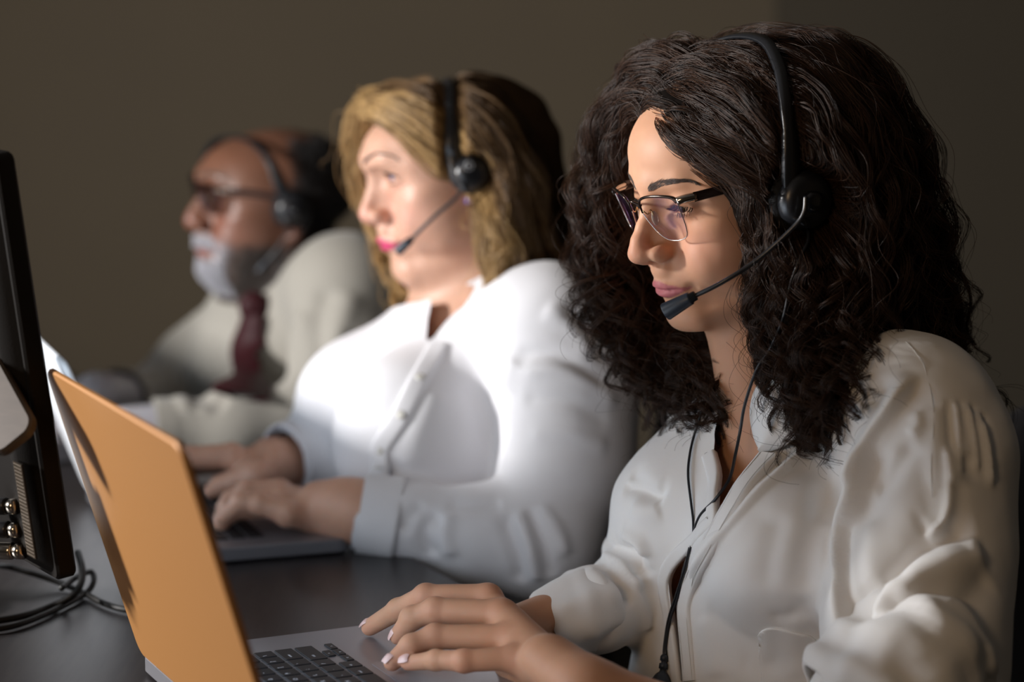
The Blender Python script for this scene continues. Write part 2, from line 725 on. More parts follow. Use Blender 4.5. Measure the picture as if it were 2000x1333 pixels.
def head_solid(So, f, q):
    """q: dictionary of the face's own measures"""
    s, R = f.s, f.R
    mm = .001

    def E(x, y, z, a, b, c, k=8, op=1, r=None, sym=False):
        for sg in ((1, -1) if sym else (1,)):
            rr = np.eye(3) if r is None else (r if sg == 1 else np.diag([-1, 1, 1]) @ r @ np.diag([-1, 1, 1]))
            So.ell(f.p(sg * x * mm, y * mm, z * mm), np.array([a, b, c]) * mm * s, R @ rr, k * mm * s, op)

    def C(a, b, ra, rb, k=8, op=1, sym=False):
        for sg in ((1, -1) if sym else (1,)):
            So.cone(f.p(sg * a[0] * mm, a[1] * mm, a[2] * mm), f.p(sg * b[0] * mm, b[1] * mm, b[2] * mm), ra * mm * s, rb * mm * s, k * mm * s, op)
    w = q.get('wide', 1.0)
    fh = q.get('forehead', 0)
    # skull and face block
    tp = q.get('top', 132)
    oc = q.get('occ', 104)
    E(0, (84 - oc) / 2, (tp - 28) / 2, 74, (84 + oc) / 2, (tp + 28) / 2, 5)
    E(0, 40, 64 - (132 - tp) * .5, 56, 56 + fh, 44 - (132 - tp) * .3, 18)
    E(0, 36, 30, 57 * w, 58 + fh, 34, 15)
    E(0, 22, -8, 58 * w, 60, 62, 20)
    E(0, 28, -40, 50 * w, 52, 46, 20)
    # jaw
    jw = q.get('jaw', 48)
    cz = q.get('chin_z', 0)
    C((jw, 4, -62 + cz * .5), (16, 72, -80 + cz), 13, 11, 16, sym=True)
    C((jw + 6, -4, -25), (jw, 4, -60), 14, 13, 14, sym=True)
    E(0, 78, -78 + cz, 20, q.get('chin', 15.5), 14.5, 12)
    # cheek bones and cheeks
    E(43 * w, 55, 0, 20, 20, 14, 14, sym=True, r=rzm(-30))
    E(36 * w, 56, -28, 24, 28, 28 + q.get('plump', 0), 16, sym=True)
    E(50 * w, 30, -38, 16 + q.get('plump', 0), 30, 28, 16, sym=True)
    # mouth barrel
    E(0, 71 + q.get('mouth', 0), -45, 27, 26, 27, 12)
    E(48 * w, 34, 26, 15, 30, 28, 14, sym=True)
    E(50 * w, 30, -12, 16, 32, 26, 16, sym=True)
    # brow ridge
    C((8, 91 + fh, 42), (32, 79 + fh, 44), 6 + q.get('brow', 0), 6, 12, sym=True)
    C((32, 79 + fh, 44), (49, 59, 34), 6, 6, 12, sym=True)
    E(0, 90.5 + fh, 43, 10, 7.5 + q.get('brow', 0), 9, 10)
    # eye sockets
    E(31, 93, 24, 17, 12.5, 11, 9, -1, sym=True)
    E(17, 97, 22, 7, 11, 10, 8, -1, sym=True)
    # eyelids over the ball
    ey = q.get('eye_y', 68.5)
    E(32, ey, 24, 15.2, 14.6, 13.4, 5, sym=True)
    # nose
    nz = q['nose']
    P = [(0, y - r_, z) for (y, z, r_) in nz]
    for i in range(len(P) - 1):
        C(P[i], P[i + 1], nz[i][2], nz[i + 1][2], 6)
    C((0, nz[0][0] - 12, 26), (0, 84, -12), 9, 15, 10)
    tip = nz[-1]
    E(0, tip[0] - 8.5, tip[1], 9.5, 8.5, 8, 5)
    E(5, tip[0] - 12, tip[1] - 1.5, 7, 8, 6.5, 4, sym=True)
    aw = q.get('ala', 13.5)
    E(aw, 97.5, -15.5, 6, 10.5, 7.8, 4.4, sym=True, r=rx(12))
    E(0, 101, -20, 4, 9, 5, 5)
    E(0, 92.5, -32, 12, 7.5, 9, 6)
    E(7.0, 102, -24.5, 3.8, 7.0, 4.8, 1.6, -1, sym=True, r=rx(-10))
    # philtrum, lips
    up, lo_, st = q['lips']       # (y, z) of upper lip front, lower lip front, mouth line
    mw = q.get('mouth_w', 25)
    nn = 7
    xs = np.linspace(0, 1, nn)

    def lip(y0, z0, r0, back, rise, thin):
        out = []
        for t in xs:
            out.append((mw * t, y0 - back * t ** 2.0, z0 + rise * math.sin(t * math.pi * .5) ** 2, r0 * (1 - thin * t ** 1.7)))
        return out
    for L, kk in ((lip(up[0] - 3.8, up[1], 3.8, 15.5, st[1] - up[1] - .5, .72), 3), (lip(lo_[0] - 4.2, lo_[1] + .5, 4.2, 16, st[1] - lo_[1] + .2, .75), 3)):
        for i in range(nn - 1):
            a, b = L[i], L[i + 1]
            C(a[:3], b[:3], a[3], b[3], kk, sym=True)
    # mouth line
    L = [(mw * 1.03 * t, st[0] + 2.3 - 15 * t ** 2.0, st[1] + .9 * math.sin(t * math.pi) - .8 * t) for t in xs]
    for i in range(nn - 1):
        C(L[i], L[i + 1], 1.0 - .5 * xs[i], 1.0 - .5 * xs[i + 1], 2.2, -1, sym=True)
    E(mw * 1.1, st[0] - 13, st[1] - 1.5, 4, 4, 4, 5, -1, sym=True)
    E(0, q.get('sulcus', 98.5), st[1] - 13.5, 16, 6.5, 4.5, 7, -1)
    # eye opening
    o1, o2, oz, tilt = q['eye']     # half width, half height, height offset, tilt of the opening
    E(31.5, ey + 12, 24 + oz, o1, 9, o2, 1.5, -1, sym=True, r=rx(tilt))
    E(32, ey - 1, 24, 12.6, 12.6, 12.2, .5, sym=True)
    # ears
    for sg in (1, -1):
        M = np.diag([sg, 1, 1])

        def ep(x, y, z): return f.p(*(M @ ((np.array([x, y, z]) + [0, *q.get('ear', (0, 0))]) * mm)))
        So.ell(ep(76, -7, 3), np.array([5, 13, 23]) * mm * s, R @ M @ rzm(-22) @ M, .006 * s)
        So.ell(ep(84, -3, 5), np.array([5, 8, 14]) * mm * s, R @ M @ rzm(-22) @ M, .004 * s, -1)
        rim = catmull([(73, 7, 6), (75, 7, 20), (79, -4, 29), (83, -16, 24), (83, -19, 10), (80, -14, -6), (76, -5, -19), (73, 3, -21)], 20)
        So.chain([ep(*r_) for r_ in rim], np.interp(np.linspace(0, 7, 20), range(8), (2, 2.4, 2.6, 2.8, 2.6, 2.8, 4, 3.6)) * mm * s, .003 * s)
        So.ell(ep(73, 8, -2), np.array([3, 3, 5]) * mm * s, R, .003 * s)


def face_color(V, f, q, skin, lipc, blush, beard=None):
    """colour of skin, lips and beard shadow at the vertices"""
    L = f.inv(V) * 1000
    C = np.tile(np.array(skin, float), (len(V), 1))
    x, y, z = L.T
    n = vnoise(V, .02, 3) * .05 + vnoise(V, .006, 4) * .03
    C *= (1 + n)[:, None]
    # blush on cheeks, nose tip
    for (cx, cy, cz, r_, am) in ((36, 68, -12, 26, .45), (-36, 68, -12, 26, .45), (0, 112, -12, 12, .5), (78, -8, 5, 24, .5), (-78, -8, 5, 24, .5)):
        w = np.exp(-((x - cx) ** 2 + (y - cy) ** 2 + (z - cz) ** 2) / r_ ** 2) * am
        C = C * (1 - w[:, None]) + np.array(blush) * w[:, None]
    # darker skin of the eye socket
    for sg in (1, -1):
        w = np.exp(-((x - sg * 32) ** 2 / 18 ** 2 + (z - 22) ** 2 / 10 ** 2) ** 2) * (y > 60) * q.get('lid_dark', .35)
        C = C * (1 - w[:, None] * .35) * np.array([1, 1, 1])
    up, lo_, st = q['lips']
    mw = q.get('mouth_w', 25)
    t = np.clip(np.abs(x) / mw, 0, 1)
    zt = st[1] + (up[1] - st[1] + 3.6) * (1 - t ** 1.6) + .9 * np.exp(-((np.abs(x) - 4) / 4) ** 2)
    zb = st[1] - (st[1] - lo_[1] + 3.5) * (1 - t ** 2.2)
    e = np.minimum(zt - z, z - zb)
    w = np.clip(e / .8 + .5, 0, 1) * (np.abs(x) < mw) * (y > 70)
    C = C * (1 - w[:, None]) + np.array(lipc) * w[:, None]
    if beard is not None: C = beard(C, x, y, z)
    return np.clip(C, 0, 1)


def lash_strands(f, q, rs, n=60, length=8.5, side=(-1, 1), upper=True):
    """eyelashes along the opening's edge"""
    o1, o2, oz, tilt = q['eye']
    ey = q.get('eye_y', 68.5)
    out = []
    for sg in side:
        for i in range(n):
            t = rs.uniform(-1, 1)
            x = 31.5 + o1 * .98 * t
            c = math.sqrt(max(0, 1 - (t * .98) ** 2))
            z = 24 + oz + (o2 * c if upper else -o2 * c)
            yy = ey + math.sqrt(max(0, 14.4 ** 2 - (x - 32) ** 2 - (z - 24) ** 2))
            z += math.tan(math.radians(tilt)) * 2
            l = length * rs.uniform(.6, 1) * (1 if upper else .45)
            ddx = t * .55 + rs.uniform(-.12, .12)
            P = []
            for k in range(6):
                u = k / 5
                dz = (-.55 * u + .75 * u * u) if upper else (-.5 * u)
                P.append((sg * (x + ddx * l * u), yy + l * u * .8, z + dz * l + q.get('lash_dz', 0) * u))
            out.append(f.pts(np.array(P) * .001))
    return out


def on_face(So, f, x, z, y0=125.0, y1=40.0):
    """where the face's surface lies in front of the local point (x, z), in mm"""
    ys = np.arange(y0, y1, -.5)
    v = So.field(f.pts(np.column_stack([np.full(len(ys), x), ys, np.full(len(ys), z)]) * .001))
    i = np.nonzero(v < 0)[0]
    return ys[i[0]] if len(i) else y1


def brow_strands(So, f, path, rs, n=160, thick=3.5, length=9, sides=(-1, 1)):
    """path: [(x, z)...] in mm from the inner to the outer end"""
    Pc = catmull(path, 40)
    out = []
    for sg in sides:
        ys = [on_face(So, f, sg * x, z) for x, z in Pc]
        for i in range(n):
            t = rs.uniform(0, 1)
            a = min(int(t * 39), 37)
            x, z = Pc[a]
            dx, dz = Pc[min(a + 2, 39)] - Pc[a]
            dl = math.hypot(dx, dz) + 1e-6
            dx, dz = dx / dl, dz / dl
            th = thick * (1 - .75 * t) * (.55 + min(t * 3, .45))
            z += rs.uniform(-1, 1) * th
            ang = (1 - t) * .6 * rs.uniform(.2, 1) - .25 * t
            ux, uz = dx * math.cos(ang) - dz * math.sin(ang), dz * math.cos(ang) + dx * math.sin(ang)
            l = length * rs.uniform(.6, 1)
            P = []
            for k in range(4):
                xx, zz = x + ux * l * k / 3, z + uz * l * k / 3
                yy = np.interp(xx, Pc[:, 0], ys) if Pc[0, 0] < xx < Pc[-1, 0] else ys[a] - .6 * abs(xx - x)
                P.append((sg * xx, yy + .25 + .5 * k / 3, zz))
            out.append(f.pts(np.array(P) * .001))
    return out


# ------------------------------------------------------------------ hair
def strands_obj(name, S_, mat, parent, r0=.0003, r1=.00008):
    """one hair curves object from a list or (n,k,3) array of strands"""
    hc = bpy.data.hair_curves.new(name)
    if isinstance(S_, np.ndarray):
        n, k = S_.shape[:2]
        sizes = [k] * n
        P = S_.reshape(-1, 3)
        u = np.tile(np.linspace(0, 1, k), n)
    else:
        sizes = [len(s) for s in S_]
        P = np.vstack(S_)
        u = np.concatenate([np.linspace(0, 1, len(s)) for s in S_])
    hc.add_curves(sizes)
    hc.attributes['position'].data.foreach_set('vector', P.astype(np.float32).ravel()) if 'position' in hc.attributes else hc.points.foreach_set('position', P.astype(np.float32).ravel())
    ra = hc.attributes.get('radius') or hc.attributes.new('radius', 'FLOAT', 'POINT')
    ra.data.foreach_set('value', (r0 + (r1 - r0) * u ** 2.5).astype(np.float32))
    hc.materials.append(mat)
    o = bpy.data.objects.new(name, hc)
    COL.objects.link(o)
    if parent is not None:
        o.parent = parent
        t, r = parent_world(parent)
        o.matrix_parent_inverse = Matrix.LocRotScale(t, r, None).inverted()
    return o


def sheet_point(guides, v, n):
    """a path between neighbouring guides at v in 0..len-1"""
    i = min(int(v), len(guides) - 2)
    t = v - i
    return guides[i] * (1 - t) + guides[i + 1] * t


def smooth01(t, a, b):
    u = np.clip((t - a) / (b - a), 0, 1)
    return u * u * (3 - 2 * u)


def grow(rs, guides, locks, per, n=56, spread=.012, curl=(.002, .010, .30, .75), wave=(.035, .065), clump=.0045, cut=(.85, 1.08), vr=None, tight=.35, inward=None, fly=.06, flat=.0, bias=.0):
    """strands grown along a sheet of guides; curl = amplitude at the root and the end, and where it sets in"""
    G = [catmull(g, n * 2) for g in guides]
    out = []
    t = np.linspace(0, 1, n)
    for _ in range(locks):
        v = rs.uniform(*(vr or (0, len(G) - 1)))
        L = sheet_point(G, v, n)
        c = rs.uniform(*cut)
        s = np.clip(t * c, 0, 1) * (n * 2 - 1)
        i = np.minimum(s.astype(int), n * 2 - 2)
        P = L[i] + (L[i + 1] - L[i]) * (s - i)[:, None]
        if c > 1:
            ex = np.clip(t * c - 1, 0, None)[:, None]
            P = P + (L[-1] - L[-4]) / 3 * (n * 2) * ex * .6
        off = rs.normal(0, 1, 3) * spread
        if inward is not None: off = off + inward * rs.uniform(-bias, 1) * spread * 1.6
        P = P + off * (smooth01(t, 0, .45)[:, None] * .75 + .25)
        seg = np.linalg.norm(np.diff(P, axis=0), axis=1)
        arc = np.concatenate([[0], np.cumsum(seg)])
        T, N, B = frames(P)
        lam = rs.uniform(*wave)
        lamv = lam * (1.25 - .5 * t)
        ph = np.concatenate([[0], np.cumsum(seg / lamv[1:])]) * 2 * math.pi * rs.choice([-1, 1]) + rs.uniform(0, 6.28)
        A = (curl[0] + (curl[1] - curl[0]) * smooth01(t, curl[2], curl[3])) * rs.uniform(.65, 1.25)
        e2 = rs.uniform(.5, 1)
        C = P + A[:, None] * (np.cos(ph)[:, None] * N + e2 * np.sin(ph)[:, None] * B)
        cr = clump * rs.uniform(.7, 1.4) * (.8 + .6 * np.sin(np.pi * np.clip(t * 1.1, 0, 1)) - tight * smooth01(t, .6, 1))
        m = int(per * rs.uniform(.6, 1.4))
        a = rs.uniform(0, 2 * math.pi, m)
        r_ = np.sqrt(rs.uniform(0, 1, m))
        dph = rs.normal(0, .22, m)
        tw = a[:, None] + (arc * rs.uniform(-14, 14))[None]
        X = (r_[:, None] * np.cos(tw) * cr)[..., None] * N + (r_[:, None] * np.sin(tw) * cr)[..., None] * B
        ph2 = ph[None] + dph[:, None] * smooth01(t, .2, .8)
        ks = rs.uniform(.85, 1.15, m)[:, None]
        C2 = P + (A * ks)[..., None] * (np.cos(ph2)[..., None] * N + e2 * np.sin(ph2)[..., None] * B) + X
        fl = rs.uniform(0, 1, m) < fly
        if fl.any():
            d = rs.normal(0, 1, (fl.sum(), 1, 3)) * .012
            wv = np.sin(arc[None, :, None] / rs.uniform(.008, .02, (fl.sum(), 1, 1)) + rs.uniform(0, 6, (fl.sum(), 1, 1)))
            C2[fl] += d * smooth01(t, .1, 1)[None, :, None] + d[:, :, ::-1] * .25 * wv
        out.append(C2)
    return np.concatenate(out, 0)


def hair_material(name, color, rough=.3, tint=None, spec=.5):
    """glossy strands whose colour varies from strand to strand"""
    m = material(name, color, rough=rough, spec=spec)
    nt = m.node_tree
    info = nt.nodes.new('ShaderNodeHairInfo')
    r = nt.nodes.new('ShaderNodeValToRGB')
    r.color_ramp.elements[0].color = (*color, 1)
    r.color_ramp.elements[1].color = (*(tint or color), 1)
    nt.links.new(info.outputs['Random'], r.inputs[0])
    nt.links.new(r.outputs[0], nt.nodes['Principled BSDF'].inputs['Base Color'])
    return m


# ------------------------------------------------------------------ bodies and clothes
def hit(So, px, py, y0, y1, step=.0015, thresh=0.0):
    """where the sight line through a pixel first meets a solid"""
    d = CF + (px - 1000) / FPX * CR + (666.5 - py) / FPX * CU
    Y = np.arange(y0, y1, step)
    P = CAM + d[None] * (Y / d[1])[:, None]
    f = So.field(P)
    i = np.nonzero(f < thresh)[0]
    if len(i) == 0: return P[np.argmin(f)]
    return P[i[0]]


def project(V):
    q = V - CAM
    w = q @ CF
    return 1000 + FPX * (q @ CR) / w, 666.5 - FPX * (q @ CU) / w


def in_poly(x, y, poly):
    r = np.zeros(len(x), bool)
    n = len(poly)
    for i in range(n):
        x1, y1 = poly[i]
        x2, y2 = poly[(i + 1) % n]
        c = ((y1 > y) != (y2 > y)) & (x < (x2 - x1) * (y - y1) / (y2 - y1 + 1e-9) + x1)
        r ^= c
    return r


def fold(V, N, L, h, w, sharp=2.0, ends=(.15, .15)):
    """press a crease or raise a fold of height h along the polyline L"""
    L = catmull(L, 24)
    lo, hi = L.min(0) - 3 * w, L.max(0) + 3 * w
    m = np.nonzero(((V > lo) & (V < hi)).all(1))[0]
    if len(m) == 0: return
    d, t = polydist(V[m], L)
    e = np.clip(t / ends[0], 0, 1) * np.clip((1 - t) / ends[1], 0, 1)
    e = e * e * (3 - 2 * e)
    V[m] += N[m] * (h * np.exp(-(d / w) ** sharp) * e)[:, None]


def step(V, N, L, h, w, W, ends=(.12, .12)):
    """cloth lapping over cloth: the right of the path L is raised, the left sinks under it"""
    L = catmull(L, 30)
    lo, hi = L.min(0) - 2 * W, L.max(0) + 2 * W
    m = np.nonzero(((V > lo) & (V < hi)).all(1))[0]
    if len(m) == 0: return
    d, t = polydist(V[m], L)
    i = np.clip((t * 29).round().astype(int), 0, 29)
    T = np.gradient(L, axis=0)[i]
    T /= np.linalg.norm(T, axis=1)[:, None]
    S = np.cross(T, N[m])
    s = ((V[m] - L[i]) * S).sum(1)
    e = np.clip(t / ends[0], 0, 1) * np.clip((1 - t) / ends[1], 0, 1)
    e = e * e * (3 - 2 * e)
    V[m] += N[m] * (h * np.tanh(s / w) * np.exp(-(d / W) ** 2) * e)[:, None]


def strip(So, px, w0, w1, Y0, Y1, lift=.002, across=None, n=30, side=1, thick=.0015, thr=0.0):
    """a band of cloth lying on the solid along a pixel path; returns an MB"""
    C = catmull([hit(So, x, y, Y0, Y1, thresh=thr) for x, y in px], n)
    G = So_normal(So, C)
    T = np.gradient(C, axis=0)
    T /= np.linalg.norm(T, axis=1)[:, None]
    B = np.cross(T, G) * side
    B /= np.linalg.norm(B, axis=1)[:, None]
    rows = []
    ks = 7
    for k in range(ks):
        u = k / (ks - 1)
        wv = np.linspace(w0, w1, n)[:, None]
        P = C + B * wv * u
        # settle on the solid
        f = So.field(P)[:, None]
        P = P - G * f + G * (lift + (thick * .5 if 0 < k < ks - 1 else 0))
        rows.append(P)
    top = np.stack(rows, 1)
    bot = top - G[:, None] * (lift + .004)
    M = np.concatenate([top, bot[:, ::-1]], 1)
    return MB().grid(M, closed=True), C, G, B


def So_normal(So, P, e=.002):
    g = []
    for k in range(3):
        d = np.zeros(3)
        d[k] = e
        g.append(So.field(P + d) - So.field(P - d))
    g = np.stack(g, 1).astype(float)
    return g / (np.linalg.norm(g, axis=1)[:, None] + 1e-12)


def finger(So, J, r, k=.003):
    """joints from knuckle to tip"""
    J = [np.array(j, float) for j in J]
    for i in range(len(J) - 1):
        So.cone(J[i], J[i + 1], r[i], r[i + 1], k)
        if 0 < i: So.ell(J[i], r[i] * 1.07, k=k)
    return J


def hand(So, wrist, mcp, fingers, thumb, back, sc=1.0, wr=.026, k=.007):
    """wrist point, four knuckles, four finger joint lists, thumb joints, back-of-hand direction"""
    back = nrm(back)
    for i, m in enumerate(mcp):
        m = np.array(m)
        rr = (.0114, .0116, .0110, .0100)[i] * sc
        w = wrist + (m - wrist) * .12
        So.cone(w - back * .004, m - back * .003, .0135 * sc, rr, k)
        So.ell(m, rr * 1.02, k=.004)
    for i in range(3):
        a, b = np.array(mcp[i]), np.array(mcp[i + 1])
        So.cone((a + b) / 2 * .85 + wrist * .15 - back * .005, (a + b) / 2 * .3 + wrist * .7 - back * .006, .0105 * sc, .0125 * sc, .009)
    for i, fg in enumerate(fingers):
        J = [mcp[i]] + list(fg)
        r0 = np.array([.0112, .0099, .0088, .0072]) * (1.0, 1.02, .97, .86)[i] * sc
        finger(So, J, np.interp(np.linspace(0, 3, len(J)), range(4), r0))
    T = [np.array(t) for t in thumb]
    So.cone(wrist - back * .006, T[0], .014 * sc, .014 * sc, .01)
    So.chain(T, [.0135 * sc, .0105 * sc, .0095 * sc, .007 * sc][:len(T)], .004)
    a, b = np.array(mcp[0]), T[0]
    So.cone(a * .6 + wrist * .4 - back * .008, b, .009 * sc, .012 * sc, .012)


def nail(tip, direction, up, w=.0088, l=.0092, r=.0064):
    """a curved nail plate over a finger tip"""
    d, u = nrm(direction), np.asarray(up, float)
    u = nrm(u - d * (u @ d))
    s = np.cross(d, u)
    n, m = 9, 9
    G = []
    for i in range(m):
        t = i / (m - 1)
        hw = w / 2 * (1 - .28 * t ** 3) * (.8 + .2 * min(1, t * 4))
        row = []
        for j in range(n):
            a = (j / (n - 1) * 2 - 1) * hw / r
            row.append(tip + d * (-l * .5 + l * t + .0002) + u * (r * math.cos(a) + .0006 - .0016 * t * t - .0010 * (1 - min(1, t * 5))) + s * r * math.sin(a) * 1.0)
        G.append(row)
    G = np.array(G)
    return G


def nail_mb(Gs):
    mb = MB()
    for G in Gs:
        mb.grid(G)
    return mb


# ------------------------------------------------------------------ the room
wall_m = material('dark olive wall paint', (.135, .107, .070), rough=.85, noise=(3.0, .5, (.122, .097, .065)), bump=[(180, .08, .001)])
floor_m = material('dark carpet', (.030, .027, .025), rough=.95, noise=(60, .6, (.045, .04, .036)), bump=[(300, .4, .002)])
ceil_m = material('grey ceiling', (.20, .19, .18), rough=.9)


def struct(name, mb, m):
    return tag(mb.build(name, m, None, smooth=False), kind='structure')


struct('floor', MB().box((0, 1.2, -.03), (6.4, 7.0, .06)), floor_m)
struct('ceiling', MB().box((0, 1.2, 2.73), (6.4, 7.0, .06)), ceil_m)
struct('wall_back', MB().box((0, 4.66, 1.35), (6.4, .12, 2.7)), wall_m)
struct('wall_left', MB().box((-3.14, 1.2, 1.35), (.12, 6.9, 2.7)), wall_m)
struct('wall_right', MB().box((3.14, 1.2, 1.35), (.12, 6.9, 2.7)), wall_m)
struct('wall_front', MB().box((0, -2.25, 1.35), (6.4, .12, 2.7)), wall_m)
# a shallow pier on the back wall
struct('wall_pier', MB().box((1.55, 4.50, 1.35), (2.08, .20, 2.7)), material('wall paint darkened for shade', (.072, .059, .040), rough=.85, noise=(3.0, .5, (.065, .054, .037))))  # same wall paint darkened in place of light falloff to the right
struct('baseboard_back', MB().box((0, 4.59, .05), (6.2, .02, .10)), material('dark baseboard', (.03, .025, .02), rough=.5))

# a low sideboard against the back wall at the right
cab = empty('low_cabinet', (1.62, 4.15, 0))
tag(cab, 'low dark cabinet against the back wall at the right edge', 'cabinet')
cm_ = material('dark stained wood', (.035, .026, .018), rough=.5, noise=(9, .6, (.022, .016, .012), (1, 1, 12)))
MB().box((1.62, 4.15, .43), (1.20, .42, .82), bev=.004).build('body', cm_, cab, False)
MB().box((1.62, 4.15, .855), (1.26, .46, .03), bev=.004).build('top', material('olive cabinet top', (.09, .08, .045), rough=.5), cab, False)
for x in (1.33, 1.91):
    d_ = MB().box((x, 3.93, .43), (.56, .02, .76), bev=.003).build('door', cm_, cab, False)
    MB().box((x + (.22 if x < 1.6 else -.22), 3.912, .55), (.012, .016, .12), bev=.003).build('handle', material('dull metal', (.3, .28, .25), rough=.4, metal=1), d_, False)

# ------------------------------------------------------------------ the long desk
e0, ed = np.array([-.045, 2.07]), nrm([-.44, .90])
en = np.array([-ed[1], ed[0]])       # away from the people
desk_m = material('black ash desk top', (.014, .012, .013), rough=.36, spec=.4, noise=(14, .8, (.026, .023, .023), (14, 1.2, 1)), bump=[(60, .05, .0006)])
a_, b_ = e0 - ed * 1.25, e0 + ed * 2.0
poly = np.array([a_, b_, b_ + en * .95, a_ + en * .95])
desk = empty('desk', (float(poly[:, 0].mean()), float(poly[:, 1].mean()), 0))
tag(desk, 'long black wooden desk under the laptops and monitor', 'desk')
top_ = MB().slab(poly, .705, .740, bev=.003)
top_.build('desk_top', desk_m, desk, False)
lm_ = material('black steel', (.02, .02, .02), rough=.4, metal=.6)
for u in (.06, .5, .94):
    for v in (.12, .88):
        p_ = a_ + (b_ - a_) * u + en * .95 * v
        MB().box((p_[0], p_[1], .3525), (.05, .05, .705), bev=.004).build('leg', lm_, desk, False)


# ------------------------------------------------------------------ laptops
def rounded(w, d, r, n=7):
    P = []
    for cx, cy, a0 in ((w / 2 - r, d / 2 - r, 0), (-w / 2 + r, d / 2 - r, 90), (-w / 2 + r, -d / 2 + r, 180), (w / 2 - r, -d / 2 + r, 270)):
        for k in range(n):
            a = math.radians(a0 + 90 * k / (n - 1))
            P.append((cx + r * math.cos(a), cy + r * math.sin(a)))
    return np.array(P)


ROWS = [
    [('esc', 1.0)] + [('F%d' % i, 1.0) for i in range(1, 13)] + [('', 1.0)],
    [(c, 1.0) for c in '`1234567890-='] + [('del', 1.5)],
    [('tab', 1.5)] + [(c, 1.0) for c in 'QWERTYUIOP[]\\'],
    [('caps', 1.75)] + [(c, 1.0) for c in "ASDFGHJKL;'"] + [('return', 1.75)],
    [('shift', 2.25)] + [(c, 1.0) for c in 'ZXCVBNM,./'] + [('shift', 2.25)],
    [('fn', 1), ('ctrl', 1), ('alt', 1), ('cmd', 1.25), ('', 5), ('cmd', 1.25), ('alt', 1)],
]


def text_mesh(c):
    t0 = bpy.data.objects.new('legend_text', c)
    COL.objects.link(t0)
    me = bpy.data.meshes.new_from_object(t0)
    bpy.data.objects.remove(t0)
    t = bpy.data.objects.new('legend', me)
    COL.objects.link(t)
    return t


def laptop(label, loc, rz, W, D, lean, lid_c, base_c, screen, legends=False, rc=.013):
    root = empty('laptop', (loc[0], loc[1], .740), math.radians(rz))
    tag(root, label, 'laptop')

    def part(name, mb, m, par=None, smooth=False):
        o = mb.build(name, m, None, smooth, sharp=35 if smooth else None)
        o.parent = par or root
        return o
    alu = material('laptop aluminium', base_c, rough=.38, metal=.75, bump=[(2500, .05, .0001)])
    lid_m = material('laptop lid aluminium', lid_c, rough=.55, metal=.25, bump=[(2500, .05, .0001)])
    base = part('base', MB().slab(rounded(W, D, rc), .002, .0155, bev=.0015), alu, smooth=True)
    keym = material('black key', (.010, .010, .012), rough=.5)
    well = material('keyboard well', (.02, .02, .022), rough=.6)
    lg = material('backlit legend', (.45, .46, .50), rough=.5, emit=((.8, .85, 1), .05))
    kx0, ky0, p = -.127, -.0225, .01750
    kw = .2540
    if W < .31: kx0, kw, p = -.115, .23, .01585
    ph = p * .97
    n = 0
    part('trackpad', MB().slab(rounded(.125, .078, .004) + [0, -D / 2 + .052], .0152, .01575), material('trackpad glass', tuple(c * .92 for c in base_c), rough=.3, metal=.5), base)
    for ri, row in enumerate(ROWS):
        y = ky0 + (5 - ri) * ph
        h = ph * (.62 if ri == 0 else 1)
        x = kx0
        s = kw / (sum(w for _, w in row) * p) if ri != 5 else kw / (14.5 * p)
        for name, w in row:
            ww = w * p * s - .0022
            hh = h - .0022
            kb = MB().slab(rounded(ww, hh, .0012, 3) + [x + ww / 2, y + hh / 2], .0152, .0166, bev=.0004)
            k = part('key', kb, keym, base)
            n += 1
            if legends and name:
                c = bpy.data.curves.new('legend', 'FONT')
                c.body = name if name != 'return' else 'enter'
                c.size = .0052 if len(name) == 1 else .0032
                c.align_x = 'LEFT'
                c.extrude = .00004
                c.materials.append(lg)
                t = text_mesh(c)
                t.parent = k
                t.location = (x + ww * .18, y + hh * .52, .01665)
            x += w * p * s
    # arrow keys, half height with the up key above
    s = kw / (14.5 * p)
    x = kx0 + kw - 3 * p * s
    for (dx, dy, ch) in ((0, 0, '<'), (1, 0, 'v'), (2, 0, '>'), (1, .5, '^')):
        ww, hh = p * s - .0022, ph * .5 - .0018
        kb = MB().slab(rounded(ww, hh, .0010, 3) + [x + dx * p * s + ww / 2, ky0 + dy * ph + hh / 2], .0152, .0166, bev=.0004)
        k = part('key', kb, keym, base)
        if legends:
            c = bpy.data.curves.new('legend', 'FONT')
            c.body = ch
            c.size = .0040
            c.extrude = .00004
            c.materials.append(lg)
            t = text_mesh(c)
            t.parent = k
            t.location = (x + dx * p * s + ww * .35, ky0 + dy * ph + hh * .3, .01665)
    # lid
    th = math.radians(lean)
    hy, hz = D / 2 - .004, .0165
    up = np.array([0, math.sin(th), math.cos(th)])
    nn = np.array([0, math.cos(th), -math.sin(th)])
    M = np.array([[1, 0, 0], up, nn])
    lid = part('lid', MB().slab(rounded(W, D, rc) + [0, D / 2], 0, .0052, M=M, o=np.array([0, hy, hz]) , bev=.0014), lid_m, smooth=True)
    bz = part('bezel', MB().slab(rounded(W - .006, D - .006, rc - .002) + [0, D / 2], -.0006, .0002, M=M, o=np.array([0, hy, hz])), material('black glass bezel', (.006, .006, .007), rough=.1), lid)
    part('screen', MB().slab(rounded(W - .022, D - .026, .002) + [0, D / 2 + .002], -.0010, -.0005, M=M, o=np.array([0, hy, hz])), material('lit laptop screen', (.02, .02, .02), rough=.2, emit=screen), lid)
    part('hinge', MB().tube([(-W * .38, hy - .001, .0150), (W * .38, hy - .001, .0150)], .0048, 14), keym, base, True)
    return root


